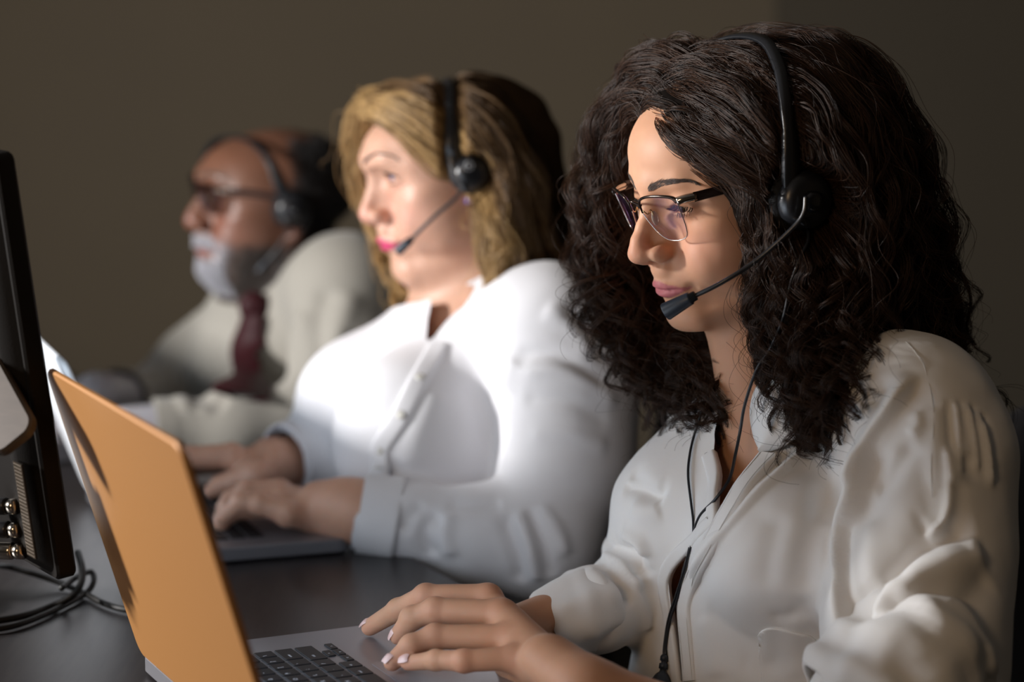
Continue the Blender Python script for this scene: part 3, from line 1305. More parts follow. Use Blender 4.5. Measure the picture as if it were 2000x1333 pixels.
laptop('open laptop with warm lamplight tinted into its lid, seen from behind, nearest the camera', (-.1105, 1.697), 115.5, .335, .243, 16.5, (.36, .165, .045), (.34, .34, .37), ((.78, .88, 1), 3.2), legends=True)  # silver lid coloured gold to stand in for warm lamplight
laptop('silver laptop under the hands of the blonde woman', (-.300, 2.298), 110, .32, .196, 21, (.70, .73, .77), (.30, .30, .33), ((.75, .86, 1), 1.3))
laptop('laptop on the desk in front of the bearded man', (-.62, 2.735), 108, .32, .215, 14, (.5, .5, .52), (.42, .42, .45), ((.75, .86, 1), 1.5))

# ------------------------------------------------------------------ the black monitor seen from behind
def monitor():
    rz = math.radians(122)
    gx = np.array([math.cos(rz), math.sin(rz), 0])      # along the screen, away from the camera
    gy = np.array([-math.sin(rz), math.cos(rz), 0])     # out of its back
    lean = math.radians(7)
    up = np.array([0, 0, math.cos(lean)]) + gy * math.sin(lean)
    bk = gy * math.cos(lean) - np.array([0, 0, math.sin(lean)])
    c0 = at(153, 1128, 1.765)      # lower corner nearest the camera, at the screen face
    Wm, Hm = .42, .332
    M = np.array([gx, up, bk])
    root = empty('monitor', (float(c0[0] + gx[0] * Wm / 2), float(c0[1] + gx[1] * Wm / 2), .740))
    tag(root, 'black monitor seen from behind at the left edge', 'monitor')
    sh = material('black monitor shell', (.007, .0055, .0045), rough=.6, spec=.15, bump=[(900, .25, .0004)])
    r = rounded(Wm, Hm, .008) + [Wm / 2, Hm / 2]
    MB().slab(r, 0, .016, M=M, o=c0, bev=.002).build('shell', sh, root, True, sharp=35)
    # bulged rear cover
    O = []
    for k, (ins, z) in enumerate(((.004, .015), (.008, .020), (.015, .028), (.022, .031))):
        q = rounded(Wm - 2 * ins, Hm - 2 * ins, .012) + [Wm / 2, Hm / 2]
        O.append(np.column_stack([q, np.full(len(q), z)]) @ M + c0)
    O = np.array(O)
    mb = MB().grid(O, closed=True)
    n = O.shape[1]
    mb.f.append(tuple(range(3 * n, 4 * n)))
    mb.f.append(tuple(range(n))[::-1])
    back = mb.build('rear_cover', sh, root, True, sharp=30)
    P = lambda u, v, w: c0 + gx * u + up * v + bk * w

    def uv(px, py, w):
        d = CF + (px - 1000) / FPX * CR + (666.5 - py) / FPX * CU
        p = CAM + d * (((c0 + bk * w - CAM) @ bk) / (d @ bk)) - c0
        return p @ gx, p @ up
    u1, v1 = uv(40, 905, .0305)
    u2, v2 = uv(70, 1090, .0305)
    uc, vc, hv = (u1 + u2) / 2 + .004, (v1 + v2) / 2, abs(v1 - v2)
    MB().slab(rounded(Wm - .03, Hm - .04, .002) + [Wm / 2, Hm / 2 + .005], -.0012, -.0002, M=M, o=c0).build('screen', material('lit monitor screen', (.02, .02, .02), rough=.2, emit=((.80, .90, 1), 1.8)), root, False)
    # ventilation mesh near the edge
    vm = material('vent mesh', (.09, .07, .05), rough=.5)
    vb = MB().box(P(uc, vc, .0312), (.018, hv, .001), R=np.column_stack([gx, up, bk]))
    vent = vb.build('vent_panel', sh, back, False)
    mb = MB()
    for i in range(26):
        q = vc - hv / 2 + hv * (i + .5) / 26
        mb.box(P(uc, q, .0318), (.016, .0009, .0012), R=np.column_stack([gx, up, bk]))
    for j in range(7):
        mb.box(P(uc - .0078 + j * .0026, vc, .0318), (.0007, hv, .0011), R=np.column_stack([gx, up, bk]))
    mb.build('vent_grille', vm, vent, False)
    # stand: a flat arm reaching down past the back, a post and a foot
    sm = material('grey brushed stand', (.085, .070, .060), rough=.45, metal=.3, noise=(40, .5, (.06, .05, .045), (1, 1, 6)))
    E1, E0 = P(*uv(36, 868, .042), .042), P(*uv(-130, 560, .042), .042)
    a = nrm(E0 - E1)
    zz = nrm(np.cross(nrm(CAM - E1), a))
    zz = nrm(nrm(CAM - E1) * .75 + bk * .25)
    zz = nrm(zz - a * (zz @ a))
    xx = np.cross(a, zz)
    L_ = np.linalg.norm(E0 - E1)
    MB().slab(rounded(.040, L_, .012, 10) + [0, L_ / 2], -.005, .005, M=np.array([xx, a, zz]), o=E1, bev=.002).build('stand_arm', sm, root, True, sharp=35)
    ft = c0 + gx * (Wm * .80) + gy * .06
    MB().slab(rounded(.20, .16, .03), .7402, .750, M=np.array([gx, gy, [0, 0, 1]]), o=(ft[0], ft[1], 0), bev=.002).build('stand_foot', sm, root, True, sharp=35)
    MB().tube([(ft[0], ft[1], .748), tuple(P(Wm * .78, .10, .045))], .020, 20).build('stand_post', sm, root)
    # plugs in the back
    ch = material('nickel plug', (.60, .55, .48), rough=.18, metal=1)
    bp = material('black plug body', (.012, .012, .014), rough=.3)
    for i, (u, v, c) in enumerate(((*uv(34, 990, .031), ch), (*uv(38, 1036, .031), ch), (*uv(46, 1078, .031), ch))):
        a0 = P(u, v, .031)
        dr = nrm(bk * .6 + gx * .9)
        pl = MB().lathe([(.0062, 0), (.0062, .006), (.0052, .007), (.0052, .009)], a0, dr, 20).build('plug_collar', c, root)
        MB().lathe([(.0058, .009), (.0068, .011), (.0068, .040), (.004, .044)], a0, dr, 20).build('plug_body', bp if i < 2 else ch, pl)
    return root, c0, gx, gy


monitor_root, mc0, mgx, mgy = monitor()
cab_m = material('dull black cable', (.010, .009, .008), rough=.5, spec=.25)


def zc(x, y, z=.744): return atz(x, y, z)


o = MB().tube([zc(-60, 1120, .80), zc(0, 1106, .765), zc(60, 1120, .755), zc(120, 1140, .746), zc(165, 1160), zc(205, 1180), zc(250, 1192), zc(330, 1196)], .0028, 10, n=90).build('cable', cab_m)
tag(o, 'black cable running along the desk towards the nearest laptop', 'cable')
o = MB().tube([zc(152, 1080, .775), zc(160, 1110, .768), zc(158, 1140, .760), zc(140, 1165, .752), zc(100, 1185), zc(40, 1205), zc(-40, 1218)], .0032, 10, n=90).build('cable', cab_m)
tag(o, 'black cable looping down beside the monitor corner and off to the left', 'cable')
o = MB().tube([zc(120, 1150, .762), zc(150, 1128, .760), zc(178, 1118, .756), zc(182, 1140, .750), zc(160, 1165), zc(90, 1200), zc(20, 1225), zc(-60, 1235)], .0026, 10, n=90).build('cable', cab_m)
tag(o, 'thin black cable coiled on the desk under the other two', 'cable')


# ------------------------------------------------------------------ chairs
def chair(label, seat, rz, back_c, shell_c, lean=8, bw=.46, bh=.50, off=.235, drop=0):
    root = empty('office_chair', (seat[0], seat[1], 0), math.radians(rz))
    tag(root, label, 'chair', 'office chairs along the desk')

    def part(name, mb, m, par=None, smooth=True):
        o = mb.build(name, m, None, smooth, sharp=40)
        o.parent = par or root
        return o
    fab = material('dark chair fabric', back_c, rough=.9, bump=[(500, .3, .001)])
    pl = material('pale chair shell', shell_c, rough=.5)
    bl = material('black chair base', (.015, .015, .016), rough=.4)
    zs = .46 - drop
    part('seat', MB().slab(rounded(.48, .47, .08), zs - .05, zs, bev=.02), fab)
    th = math.radians(lean)
    up = np.array([0, -math.sin(th), math.cos(th)])
    nn = np.array([0, math.cos(th), math.sin(th)])
    M = np.array([[1, 0, 0], up, nn])
    b = part('backrest', MB().slab(rounded(bw, bh, .09) + [0, bh / 2], -.02, .015, M=M, o=np.array([0, -off, zs + .13]), bev=.012), fab)
    part('back_shell', MB().slab(rounded(bw + .02, bh + .02, .10) + [0, bh / 2], -.032, -.021, M=M, o=np.array([0, -off, zs + .13]), bev=.004), pl, b)
    part('back_support', MB().tube([(0, -.10, zs - .06), (0, -off - .045, zs - .04), (0, -off - .065, zs + .10), (0, -off - .085, zs + .30)], .018, 12, n=20), bl)
    part('column', MB().tube([(0, 0, .10), (0, 0, zs - .04)], .028, 16), bl)
    for k in range(5):
        a = math.radians(72 * k + 10)
        l = part('base_arm', MB().tube([(0, 0, .11), (.28 * math.cos(a), .28 * math.sin(a), .075)], [.022, .014], 10), bl)
        part('caster', MB().lathe([(.010, -.022), (.025, -.018), (.027, 0), (.025, .018), (.010, .022)], (.29 * math.cos(a), .29 * math.sin(a), .0272), (-math.sin(a), math.cos(a), 0), 20), bl, l)
    return root


chair('dark office chair with pale shell behind the curly-haired woman', (.30, 1.93), 118, (.028, .024, .024), (.42, .41, .42), bw=.44, bh=.30, off=.245, lean=12)
chair('black office chair behind the blonde woman', (.02, 2.42), 112, (.022, .02, .02), (.03, .03, .03), bw=.44, bh=.42, off=.225, lean=10)
chair('black office chair behind the bearded man', (-.20, 3.0), 108, (.022, .02, .02), (.03, .03, .03), bw=.44, bh=.36, off=.225, lean=10)

# trousers, so that everyone sits on a chair
tr_m = material('black trousers', (.012, .012, .014), rough=.85, bump=[(200, .2, .001)])


Q1 = dict(top=124, nose=[(93.5, 31, 6), (98, 20, 5), (106, 7.6, 5.2), (113.5, -2.5, 6), (118.5, -12.5, 7.8)],
          lips=((100.3, -44.8), (98.6, -53.8), (96.2, -49.5)), mouth_w=25, eye=(13.5, 3.5, -3.6, 4), forehead=-6.5, jaw=46, wide=.97,
          chin=16, plump=-3, sulcus=99, lid_dark=.4, ala=14.5)
F1 = Frame((.189, 1.929, 1.100), 117.5, -14.8, 0, .95)
W1_BAND = [(-.120, .027, .006), (-.121, .026, .018), (-.1215, .0197, .0568), (-.118, .0143, .0766), (-.108, .0055, .0994), (-.086, -.009, .1203), (-.052, -.022, .1375), (0, -.028, .139), (.045, -.024, .129), (.078, -.01, .104), (.097, .0, .070), (.100, .008, .030), (.098, .010, .012)]


# ------------------------------------------------------------------ headsets and glasses
black_plastic = material('black headset plastic', (.012, .013, .016), rough=.32, spec=.6)
foam = material('black foam', (.008, .008, .009), rough=.9, bump=[(700, .5, .001)])
mic_m = material('microphone rubber', (.020, .028, .042), rough=.42)


def headset(f, label, band, cup, boom, mic, width=.011, cup_r=.024, tube_r=.0019, mic_r=(.0052, .0072), ring=False, arm=True, far=True):
    """band: local points from the near ear over the crown; cup: local centre; boom, mic: world paths"""
    root = empty('headset', f.p(0, 0, .1))
    tag(root, label, 'headset')
    B = catmull(f.pts(band), 60)
    T = np.gradient(B, axis=0)
    T /= np.linalg.norm(T, axis=1)[:, None]
    fy = f.R[:, 1]
    out = np.cross(T, fy)
    out /= np.linalg.norm(out, axis=1)[:, None]
    ctr = f.p(0, 0, .03)
    sg = np.sign(((B - ctr) * out).sum(1))[:, None]
    out *= sg
    w = np.full(60, width / 2)
    th = .0017
    sec = []
    for a, b in ((-1, -.6), (-.8, 1), (.8, 1), (1, -.6)):
        sec.append(B + fy * (w * a)[:, None] + out * th * b)
    MB().grid(np.stack(sec, 1), closed=True).build('headband', black_plastic, root)
    fc = f.p(*cup)
    fx = -f.R[:, 0] if cup[0] < 0 else f.R[:, 0]
    if arm:
        A = catmull(f.pts([band[3], band[2], band[1], (cup[0] - .012, cup[1] + .012, cup[2] - .016)]), 24)
        ww = np.interp(np.linspace(0, 1, 24), [0, .5, .85, 1], [width * .55, width * .78, width * .75, width * .12])
        sec = []
        for a, b in ((-1, -.2), (-.86, 1), (.75, 1.2), (1, -.2)):
            sec.append(A + fy * (ww * a)[:, None] + fx * .0022 * b)
        ar = MB().grid(np.stack(sec, 1), closed=True).build('slider_arm', black_plastic, root)
    cp = MB().lathe([(cup_r * .3, .011), (cup_r * .62, .0105), (cup_r * .86, .008), (cup_r * .98, .003), (cup_r, -.002), (cup_r * .9, -.006)], fc, fx, 40)
    c = cp.build('ear_cup', black_plastic, root)
    MB().lathe([(cup_r * .5, -.014), (cup_r * 1.02, -.014), (cup_r * 1.12, -.009), (cup_r * 1.04, -.004), (cup_r * .6, -.003)], fc, fx, 40).build('ear_pad', foam, c)
    if ring:
        gm = material('pale ring mark', (.45, .46, .48), rough=.3)
        a = np.linspace(0, 2 * math.pi, 28, endpoint=False)
        rc = f.p(cup[0] - .0125 / f.s * 1.0, cup[1] + ring[0], cup[2] + ring[1])
        y_, z_ = f.R[:, 1], f.R[:, 2]
        P = [rc + (y_ * math.cos(t) + z_ * math.sin(t)) * .0046 for t in a]
        mb = MB()
        G = []
        for p_ in P:
            d = nrm(p_ - rc)
            G.append([p_ + d * .0005, p_ + fx * .0006, p_ - d * .0005, p_ - fx * .0008])
        G.append(G[0])
        mb.grid(np.array(G), closed=True)
        mb.build('ring_mark', gm, c)
        MB().lathe([(.0018, .0), (.0016, .0008)], rc, fx, 16).build('dot_mark', gm, c)
    else:
        hub = material('glossy black hub', (.01, .01, .012), rough=.08)
        MB().lathe([(.0085, .009), (.0085, .0145), (.006, .0165), (.002, .017)], fc + f.R[:, 2] * .0, fx, 28).build('boom_hub', hub, c)
    bm = MB().tube(boom, tube_r, 12, n=50).build('microphone_boom', black_plastic, root)
    a, b = np.array(mic[0]), np.array(mic[1])
    L = np.linalg.norm(b - a)
    r0, r1 = mic_r
    MB().lathe([(tube_r * 1.2, -.004), (r0 * .75, -.0038), (r0 * .78, 0), (r0, .0004), (r0 * 1.02, .002), (r1, L - .001), (r1 * .93, L), (r1 * .5, L + .0001)], a, b - a, 28).build('microphone', mic_m, root)
    if far:
        q = (-cup[0] * .97, cup[1], cup[2] + .012)
        MB().lathe([(.010, .002), (.013, 0), (.013, -.006), (.010, -.008)], f.p(*q), -fx, 24).build('temple_pad', foam, root)
    return root


def glasses(f, label, half_rim=True, lens=None, rim_c=(.05, .035, .028), y_in=.103, y_out=.091, x_in=.0095, x_out=.050, z0=.024, up=.0135, dn=.0275, ear=(-.0735, -.004, .024), thin=False, dark=False):
    root = empty('glasses', f.p(0, .1, .024))
    tag(root, label, 'glasses')
    rim = material('dark bronze rim', rim_c, rough=.18, metal=.85)
    steel = material('bright steel', (.62, .56, .50), rough=.15, metal=1)
    acet = material('brown black acetate', (.020, .012, .012), rough=.14, coat=.5)
    gl = bpy.data.materials.new('coated lens')
    gl.use_nodes = True
    nt = gl.node_tree
    nt.nodes.clear()
    o = nt.nodes.new('ShaderNodeOutputMaterial')
    mx = nt.nodes.new('ShaderNodeMixShader')
    tr = nt.nodes.new('ShaderNodeBsdfTransparent')
    tr.inputs[0].default_value = (.72, .70, .68, 1) if dark else (.97, .96, .93, 1)
    gs = nt.nodes.new('ShaderNodeBsdfGlossy')
    gs.inputs['Color'].default_value = (.62, .45, 1, 1)
    gs.inputs['Roughness'].default_value = .02
    fr = nt.nodes.new('ShaderNodeLayerWeight')
    fr.inputs['Blend'].default_value = .12
    mp = nt.nodes.new('ShaderNodeMapRange')
    mp.inputs[3].default_value = .09
    mp.inputs[4].default_value = .45
    nt.links.new(fr.outputs['Fresnel'], mp.inputs[0])
    nt.links.new(mp.outputs[0], mx.inputs[0])
    nt.links.new(tr.outputs[0], mx.inputs[1])
    nt.links.new(gs.outputs[0], mx.inputs[2])
    nt.links.new(mx.outputs[0], o.inputs[0])
    for sg in (-1, 1):
        def lp(u, v):
            """u 0 at the nose .. 1 outer; v height in metres from z0"""
            x = x_in + (x_out - x_in) * u
            y = y_in + (y_out - y_in) * u + .0015 * math.sin(math.pi * u)
            return f.p(sg * x, y + v * .22, z0 + v)
        top = [(-.02, -.002), (.0, .006), (.10, up * .80), (.35, up * 1.0), (.70, up * 1.02), (.95, up * .9), (1.04, up * .62)]
        bot = [(1.04, up * .62), (1.02, 0), (.99, -dn * .55), (.90, -dn * .88), (.66, -dn * 1.0), (.40, -dn * .96), (.20, -dn * .74), (.06, -dn * .38), (-.02, -.002)]
        tp = catmull([lp(*q) for q in top], 40)
        bt = catmull([lp(*q) for q in bot], 60)
        yv = f.R[:, 1]
        w = np.interp(np.linspace(0, 1, 40), [0, .3, .8, 1], [.0009, .0012, .0016, .0022]) * (.7 if thin else 1)
        rm = MB().tube(tp, w * .9, 8, flat=1.0).build('rim', rim, root)
        out = np.vstack([tp[:-1], bt[:-1]])
        c = out.mean(0)
        n = len(out)
        V = []
        for k in (0, .55, .85, 1):
            V.append(c + (out - c) * k + yv * .0010 * (1 - k * k))
        V = np.vstack([V[0][:1], V[1], V[2], V[3]])
        F = [(0, 1 + i, 1 + (i + 1) % n) for i in range(n)]
        for r_ in range(2):
            F += [(1 + r_ * n + i, 1 + (r_ + 1) * n + i, 1 + (r_ + 1) * n + (i + 1) % n, 1 + r_ * n + (i + 1) % n) for i in range(n)]
        m = len(V)
        V = np.vstack([V, V - yv * .0016])
        F = F + [tuple(i + m for i in q[::-1]) for q in F] + [(1 + 2 * n + i, 1 + 2 * n + i + m, 1 + 2 * n + (i + 1) % n + m, 1 + 2 * n + (i + 1) % n) for i in range(n)]
        mesh_obj('lens', V, F, gl, rm, smooth=False)
        MB().tube(bt, .00045 if not dark else .0007, 6).build('lens_edge', steel if not dark else rim, rm)
        # end piece and temple
        e0 = lp(1.04, up * .62)
        P = catmull([e0, f.p(sg * (x_out + .005), y_out - .004, z0 + up * .68), f.p(sg * (x_out + .008), y_out - .014, z0 + up * .66)], 10)
        MB().tube(P, .0024 if not thin else .001, 8, flat=1.5).build('hinge', steel, rm)
        ex, ey, ez = ear
        Tm = catmull([f.p(sg * (x_out + .008), y_out - .012, z0 + up * .66), f.p(sg * (x_out + .013), y_out * .5, z0 + up * .5), f.p(-sg * ex, ey, ez), f.p(-sg * ex * .985, ey - .016, ez - .014), f.p(-sg * ex * .97, ey - .024, ez - .032)], 40)
        T_, N_, B_ = frames(Tm, f.R[:, 0])
        h = np.interp(np.linspace(0, 1, 40), [0, .3, .7, 1], [.0040, .0036, .0026, .0026]) * (.45 if thin else 1)
        t_ = .0009
        fx = f.R[:, 0] * sg
        fz = f.R[:, 2]
        MB().grid(np.stack([Tm + fx * t_ * a + fz * (h * b)[:, None] for a, b in ((-1, -.8), (-1, .8), (-.4, 1), (.4, 1), (1, .8), (1, -.8), (.4, -1), (-.4, -1))], 1), closed=True).build('temple', acet, root)
        # nose pad on its wire
        MB().tube([lp(.02, 0), f.p(sg * .011, y_in - .004, z0 - .004), f.p(sg * .0115, y_in - .007, z0 - .001), f.p(sg * .0120, y_in - .008, z0 - .007)], .00055, 8, n=16).build('pad_wire', material('gold wire', (.75, .55, .32), rough=.2, metal=1), rm)
        MB().ball(f.p(sg * .0118, y_in - .009, z0 - .009), [.0012, .0028, .0060], f.R @ rzm(sg * 25)).build('nose_pad', material('clear pad', (.6, .5, .45), rough=.2, trans=.6), rm)
    br = catmull([f.p(-x_in * 1.02, y_in + .0, z0 + .0045), f.p(0, y_in + .0035, z0 + .0085), f.p(x_in * 1.02, y_in, z0 + .0045)], 16)
    MB().tube(br, .0011, 8).build('bridge', rim, root)
    return root


def cable(path, r, n=80, seg=8):
    return MB().tube(path, r, seg, n=n)


# ------------------------------------------------------------------ the curly-haired woman in front
def make_front_woman():
    rs = np.random.RandomState(5)
    f = F1
    psi = math.radians(122)
    g = np.array([-math.sin(psi), math.cos(psi), 0])
    lf = np.array([g[1] * -1, g[0], 0])      # her left
    TR = np.column_stack([-lf, g, [0, 0, 1]])
    root = empty('person', (.226, 1.908, 0))
    tag(root, 'woman with long dark curly hair and glasses, white shirt with rolled sleeves, typing', 'person')
    nearS, farS = np.array([.314, 1.795, .950]), at(1316, 968, 2.10)
    neck0 = np.array([.268, 1.965, .962])
    elbN, wrN = np.array([.290, 1.665, .675]), at(1150, 1345, 1.665)
    elbF, wrF = at(1252, 1146, 1.93), at(1015, 1232, 1.84)

    def torso(So, o, k=.03):
        So.ell(neck0 + [-.03, -.03, -.12], [.135 + o, .095 + o, .15 + o], TR, k)
        So.ell([.226, 1.912, .70], [.135 + o, .108 + o, .22 + o], TR, k)
        So.cone(neck0 + [0, 0, -.035], nearS + [-.015, .02, .008], .045 + o, .040 + o, k)
        So.cone(neck0 + [0, 0, -.05], farS + [.02, -.01, .01], .045 + o, .036 + o, k)
        cc = np.array([.236, 1.915, .835])
        So.ell(cc + lf * .068 + g * .070, [.062 + o, .060 + o, .062 + o], TR, .035)
        So.ell(cc - lf * .060 + g * .070, [.058 + o, .058 + o, .062 + o], TR, .035)
    # body
    B = Solid()
    head_solid(B, f, Q1)
    B.cone(f.p(0, -.012, -.045), neck0 + [0, .005, -.01], .053, .056, .02)
    B.cone(f.p(0, .022, -.085), at(1508, 800, 1.90), .034, .040, .018)
    B.cone(f.p(-.040, -.015, -.04), at(1492, 838, 1.885), .012, .010, .016)
    torso(B, -.012)
    hN = at(1075, 1292, 1.70)
    B.chain([nearS, (nearS + elbN) / 2 + [.03, 0, 0], elbN], [.042, .040, .034], .02)
    B.chain([elbN, elbN * .6 + wrN * .4, wrN, hN], [.036, .034, .0245, .0235], .012, sq=([0, .35, 1], .85))
    B.chain([farS, elbF, elbF * .5 + wrF * .5, wrF], [.034, .025, .023, .021], .015)
    bk = [-.1, -.45, .9]
    mcp = [at(953, 1168, 1.800), at(978, 1200, 1.772), at(990, 1247, 1.742), at(1003, 1286, 1.712)]
    fin = [[at(832, 1166, 1.812), at(778, 1192, 1.826), at(722, 1226, 1.842)],
           [at(850, 1193, 1.785), at(804, 1208, 1.79), at(778, 1243, 1.795)],
           [at(850, 1244, 1.750), at(803, 1262, 1.745), at(766, 1295, 1.738)],
           [at(906, 1292, 1.712), at(852, 1290, 1.722), at(798, 1296, 1.733)]]
    hand(B, hN, mcp, fin, [at(1010, 1330, 1.74), at(940, 1345, 1.765), at(890, 1340, 1.775), at(862, 1328, 1.785)], bk, .98)
    mcpF = [at(935, 1222, 1.875), at(930, 1212, 1.895), at(930, 1205, 1.915), at(935, 1205, 1.93)]
    finF = [[m + [-.03, -.012, -.004], m + [-.045, -.02, -.020], m + [-.048, -.022, -.036]] for m in mcpF]
    hand(B, wrF, mcpF, finF, [at(985, 1245, 1.83), at(945, 1250, 1.845), at(920, 1250, 1.855)], [0, 0, 1], .92)
    V, Q = B.mesh(.0016)
    V, Q, _ = keep_faces(V, Q, V[:, 2] > .60)
    skin = material('warm skin', rough=.52, vcol=True, sss=.25, sss_scale=.012, spec=.28, bump=[(900, .08, .0004), (160, .06, .0008)])
    body = mesh_obj('body', V, Q, skin, root)
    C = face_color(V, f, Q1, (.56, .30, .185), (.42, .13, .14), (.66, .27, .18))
    for m in mcp + mcpF + [x[0] for x in fin] + [x[-1] for x in fin]:
        d = np.linalg.norm(V - m, axis=1)
        w = (np.exp(-(d / .012) ** 2) * .35)[:, None]
        C = C * (1 - w) + np.array((.62, .27, .19)) * w
    set_color(body, C)
    nm = material('fingernail', (.75, .50, .46), rough=.18, coat=.3)
    Gs = []
    for j, up in zip(fin, ([-.35, -.3, .9], [-.7, -.3, .55], [-.6, -.45, .65], [-.3, -.55, .75])):
        t, d = j[-1], j[-1] - j[-2]
        Gs.append(nail(t + nrm(d) * .0010, d, up, r=.0074))
    for G_ in Gs:
        MB().grid(G_).build('fingernail', nm, body)
    # eyes, brows, lashes
    wh = material('eye white', (.55, .50, .47), rough=.12)
    ir = material('brown iris', (.035, .018, .01), rough=.08)
    for sg in (-1, 1):
        c = f.p(sg * .032, .0675, .024)
        e = MB().ball(c, .0125 * f.s).build('eye', wh, root)
        gz = nrm(f.R @ np.array([0, .93, -.36]))
        MB().ball(c + gz * .0072, [.0062, .0062, .0062]).build('iris', ir, e)
    lash_m = material('black lash', (.006, .004, .004), rough=.5)
    L = lash_strands(f, dict(Q1, lash_dz=-3), rs, 75, 10) + lash_strands(f, dict(Q1, lash_dz=-2), rs, 36, 8.5, upper=False)
    strands_obj('eyelashes', L, lash_m, root, .00015, .00004)
    brow = brow_strands(B, f, [(10, 39.5), (20, 43), (32, 45.5), (43, 45.5), (51, 42.5)], rs, 520, 3.2, 7.5)
    strands_obj('eyebrows', brow, material('brow hair', (.060, .038, .028), rough=.6), root, .00012, .00003)

    # shirt
    Sh = Solid()
    torso(Sh, .006)
    Sh.chain([nearS + [.002, 0, -.002], at(1818, 900, 1.785), at(1812, 1080, 1.76), at(1790, 1240, 1.72), elbN + [.01, 0, .02]],
             [.058, .061, .0625, .065, .062], .028)
    Sh.chain([elbN + [.0, 0, .02], at(1700, 1385, 1.665)], [.058, .048], .02)
    Sh.chain([farS, at(1312, 1035, 2.03), elbF + [0, 0, -.005], at(1160, 1190, 1.885), at(1085, 1224, 1.868)], [.045, .038, .038, .033, .030], .018)
    Sh.cone(at(1240, 1040, 2.02), at(1205, 1075, 1.98), .016, .012, .015)
    Sh.ell(np.array([.226, 1.905, .60]), [.16, .13, .16], TR, .04)
    V, Q = Sh.mesh(.0025, smooth=2)
    px, py = project(V)
    N = vnormals(V, Q)
    front = (N * (V - CAM)).sum(1) < .3
    H = lambda L, y0=1.5, y1=2.2: [hit(Sh, x, y, y0, y1) for x, y in L]
    # folds of the cloth: (path, height, width)
    F_ = [
        # armhole crease and the drag folds of the shoulder
        ([(1745, 735), (1700, 800), (1655, 880), (1600, 960)], -.005, .008), ([(1770, 750), (1730, 830), (1690, 900), (1668, 960)], .004, .007),
        ([(1668, 890), (1640, 990), (1625, 1080), (1632, 1180)], -.0045, .008),
        ([(1700, 900), (1668, 1000), (1660, 1100), (1668, 1200)], .0045, .008),
        ([(1790, 860), (1740, 930), (1700, 960)], -.0045, .007),
        ([(1820, 850), (1835, 930), (1838, 1005), (1800, 1040)], .006, .0085),
        ([(1870, 935), (1858, 990), (1860, 1040)], -.004, .009),
        ([(1905, 1060), (1840, 1062), (1780, 1090), (1725, 1150)], -.008, .010),
        ([(1930, 1085), (1860, 1105), (1800, 1130), (1750, 1185)], .007, .011),
        ([(1700, 1010), (1690, 1080), (1700, 1140)], .003, .012),
        ([(1930, 1120), (1890, 1180), (1860, 1230)], -.005, .012),
        ([(1640, 880), (1580, 960), (1545, 1060), (1535, 1180)], .0035, .012), ([(1605, 880), (1545, 970), (1510, 1070), (1500, 1160)], -.003, .011),
        # gathers at the sleeve head
        ([(1868, 785), (1880, 840), (1888, 900)], .0022, .0045), ([(1850, 790), (1858, 850), (1862, 930)], -.0022, .0045),
        ([(1892, 795), (1906, 850), (1914, 930)], .0022, .0045), ([(1884, 800), (1894, 850), (1900, 950)], -.002, .004),
        ([(1918, 820), (1930, 880), (1938, 960)], .003, .004), ([(1786, 800), (1792, 830), (1775, 850)], .004, .0055),
        ([(1822, 790), (1826, 860), (1822, 960)], .0025, .005),
        # chest folds
        ([(1580, 875), (1500, 950), (1420, 1050), (1350, 1140)], .0045, .009),
        ([(1560, 870), (1475, 960), (1400, 1060)], -.004, .009),
        ([(1650, 830), (1590, 900), (1540, 960), (1510, 1030)], .004, .014),
        ([(1660, 900), (1600, 990), (1570, 1080), (1565, 1160)], -.0045, .014),
        ([(1620, 1010), (1600, 1100), (1600, 1200)], .004, .010),
        ([(1500, 1210), (1560, 1190), (1620, 1170)], -.0025, .007), ([(1380, 1180), (1440, 1240), (1500, 1260)], -.002, .01),
        ([(1560, 1200), (1550, 1260), (1560, 1330)], .002, .010), ([(1440, 1290), (1500, 1300), (1600, 1320)], -.002, .008),
        ([(1372, 1200), (1390, 1270), (1400, 1330)], .0025, .010),
        # far sleeve
        ([(1225, 925), (1265, 955), (1300, 975)], -.006, .008), ([(1230, 990), (1262, 1000), (1290, 990)], .004, .010),
        ([(1195, 1050), (1240, 1080), (1262, 1130)], -.007, .0075), ([(1180, 1075), (1225, 1110), (1245, 1160)], .006, .007),
        ([(1155, 1090), (1205, 1135), (1225, 1190)], -.006, .007), ([(1140, 1110), (1185, 1155), (1200, 1210)], .004, .006),
        ([(1215, 1040), (1250, 1060), (1262, 1090)], .006, .006),
        ([(1230, 1150), (1255, 1190), (1262, 1230)], .005, .007),
    ]
    for L, h, w in F_:
        y0, y1 = (1.5, 2.2)
        fold(V, N, H(L, y0, y1), h, w)
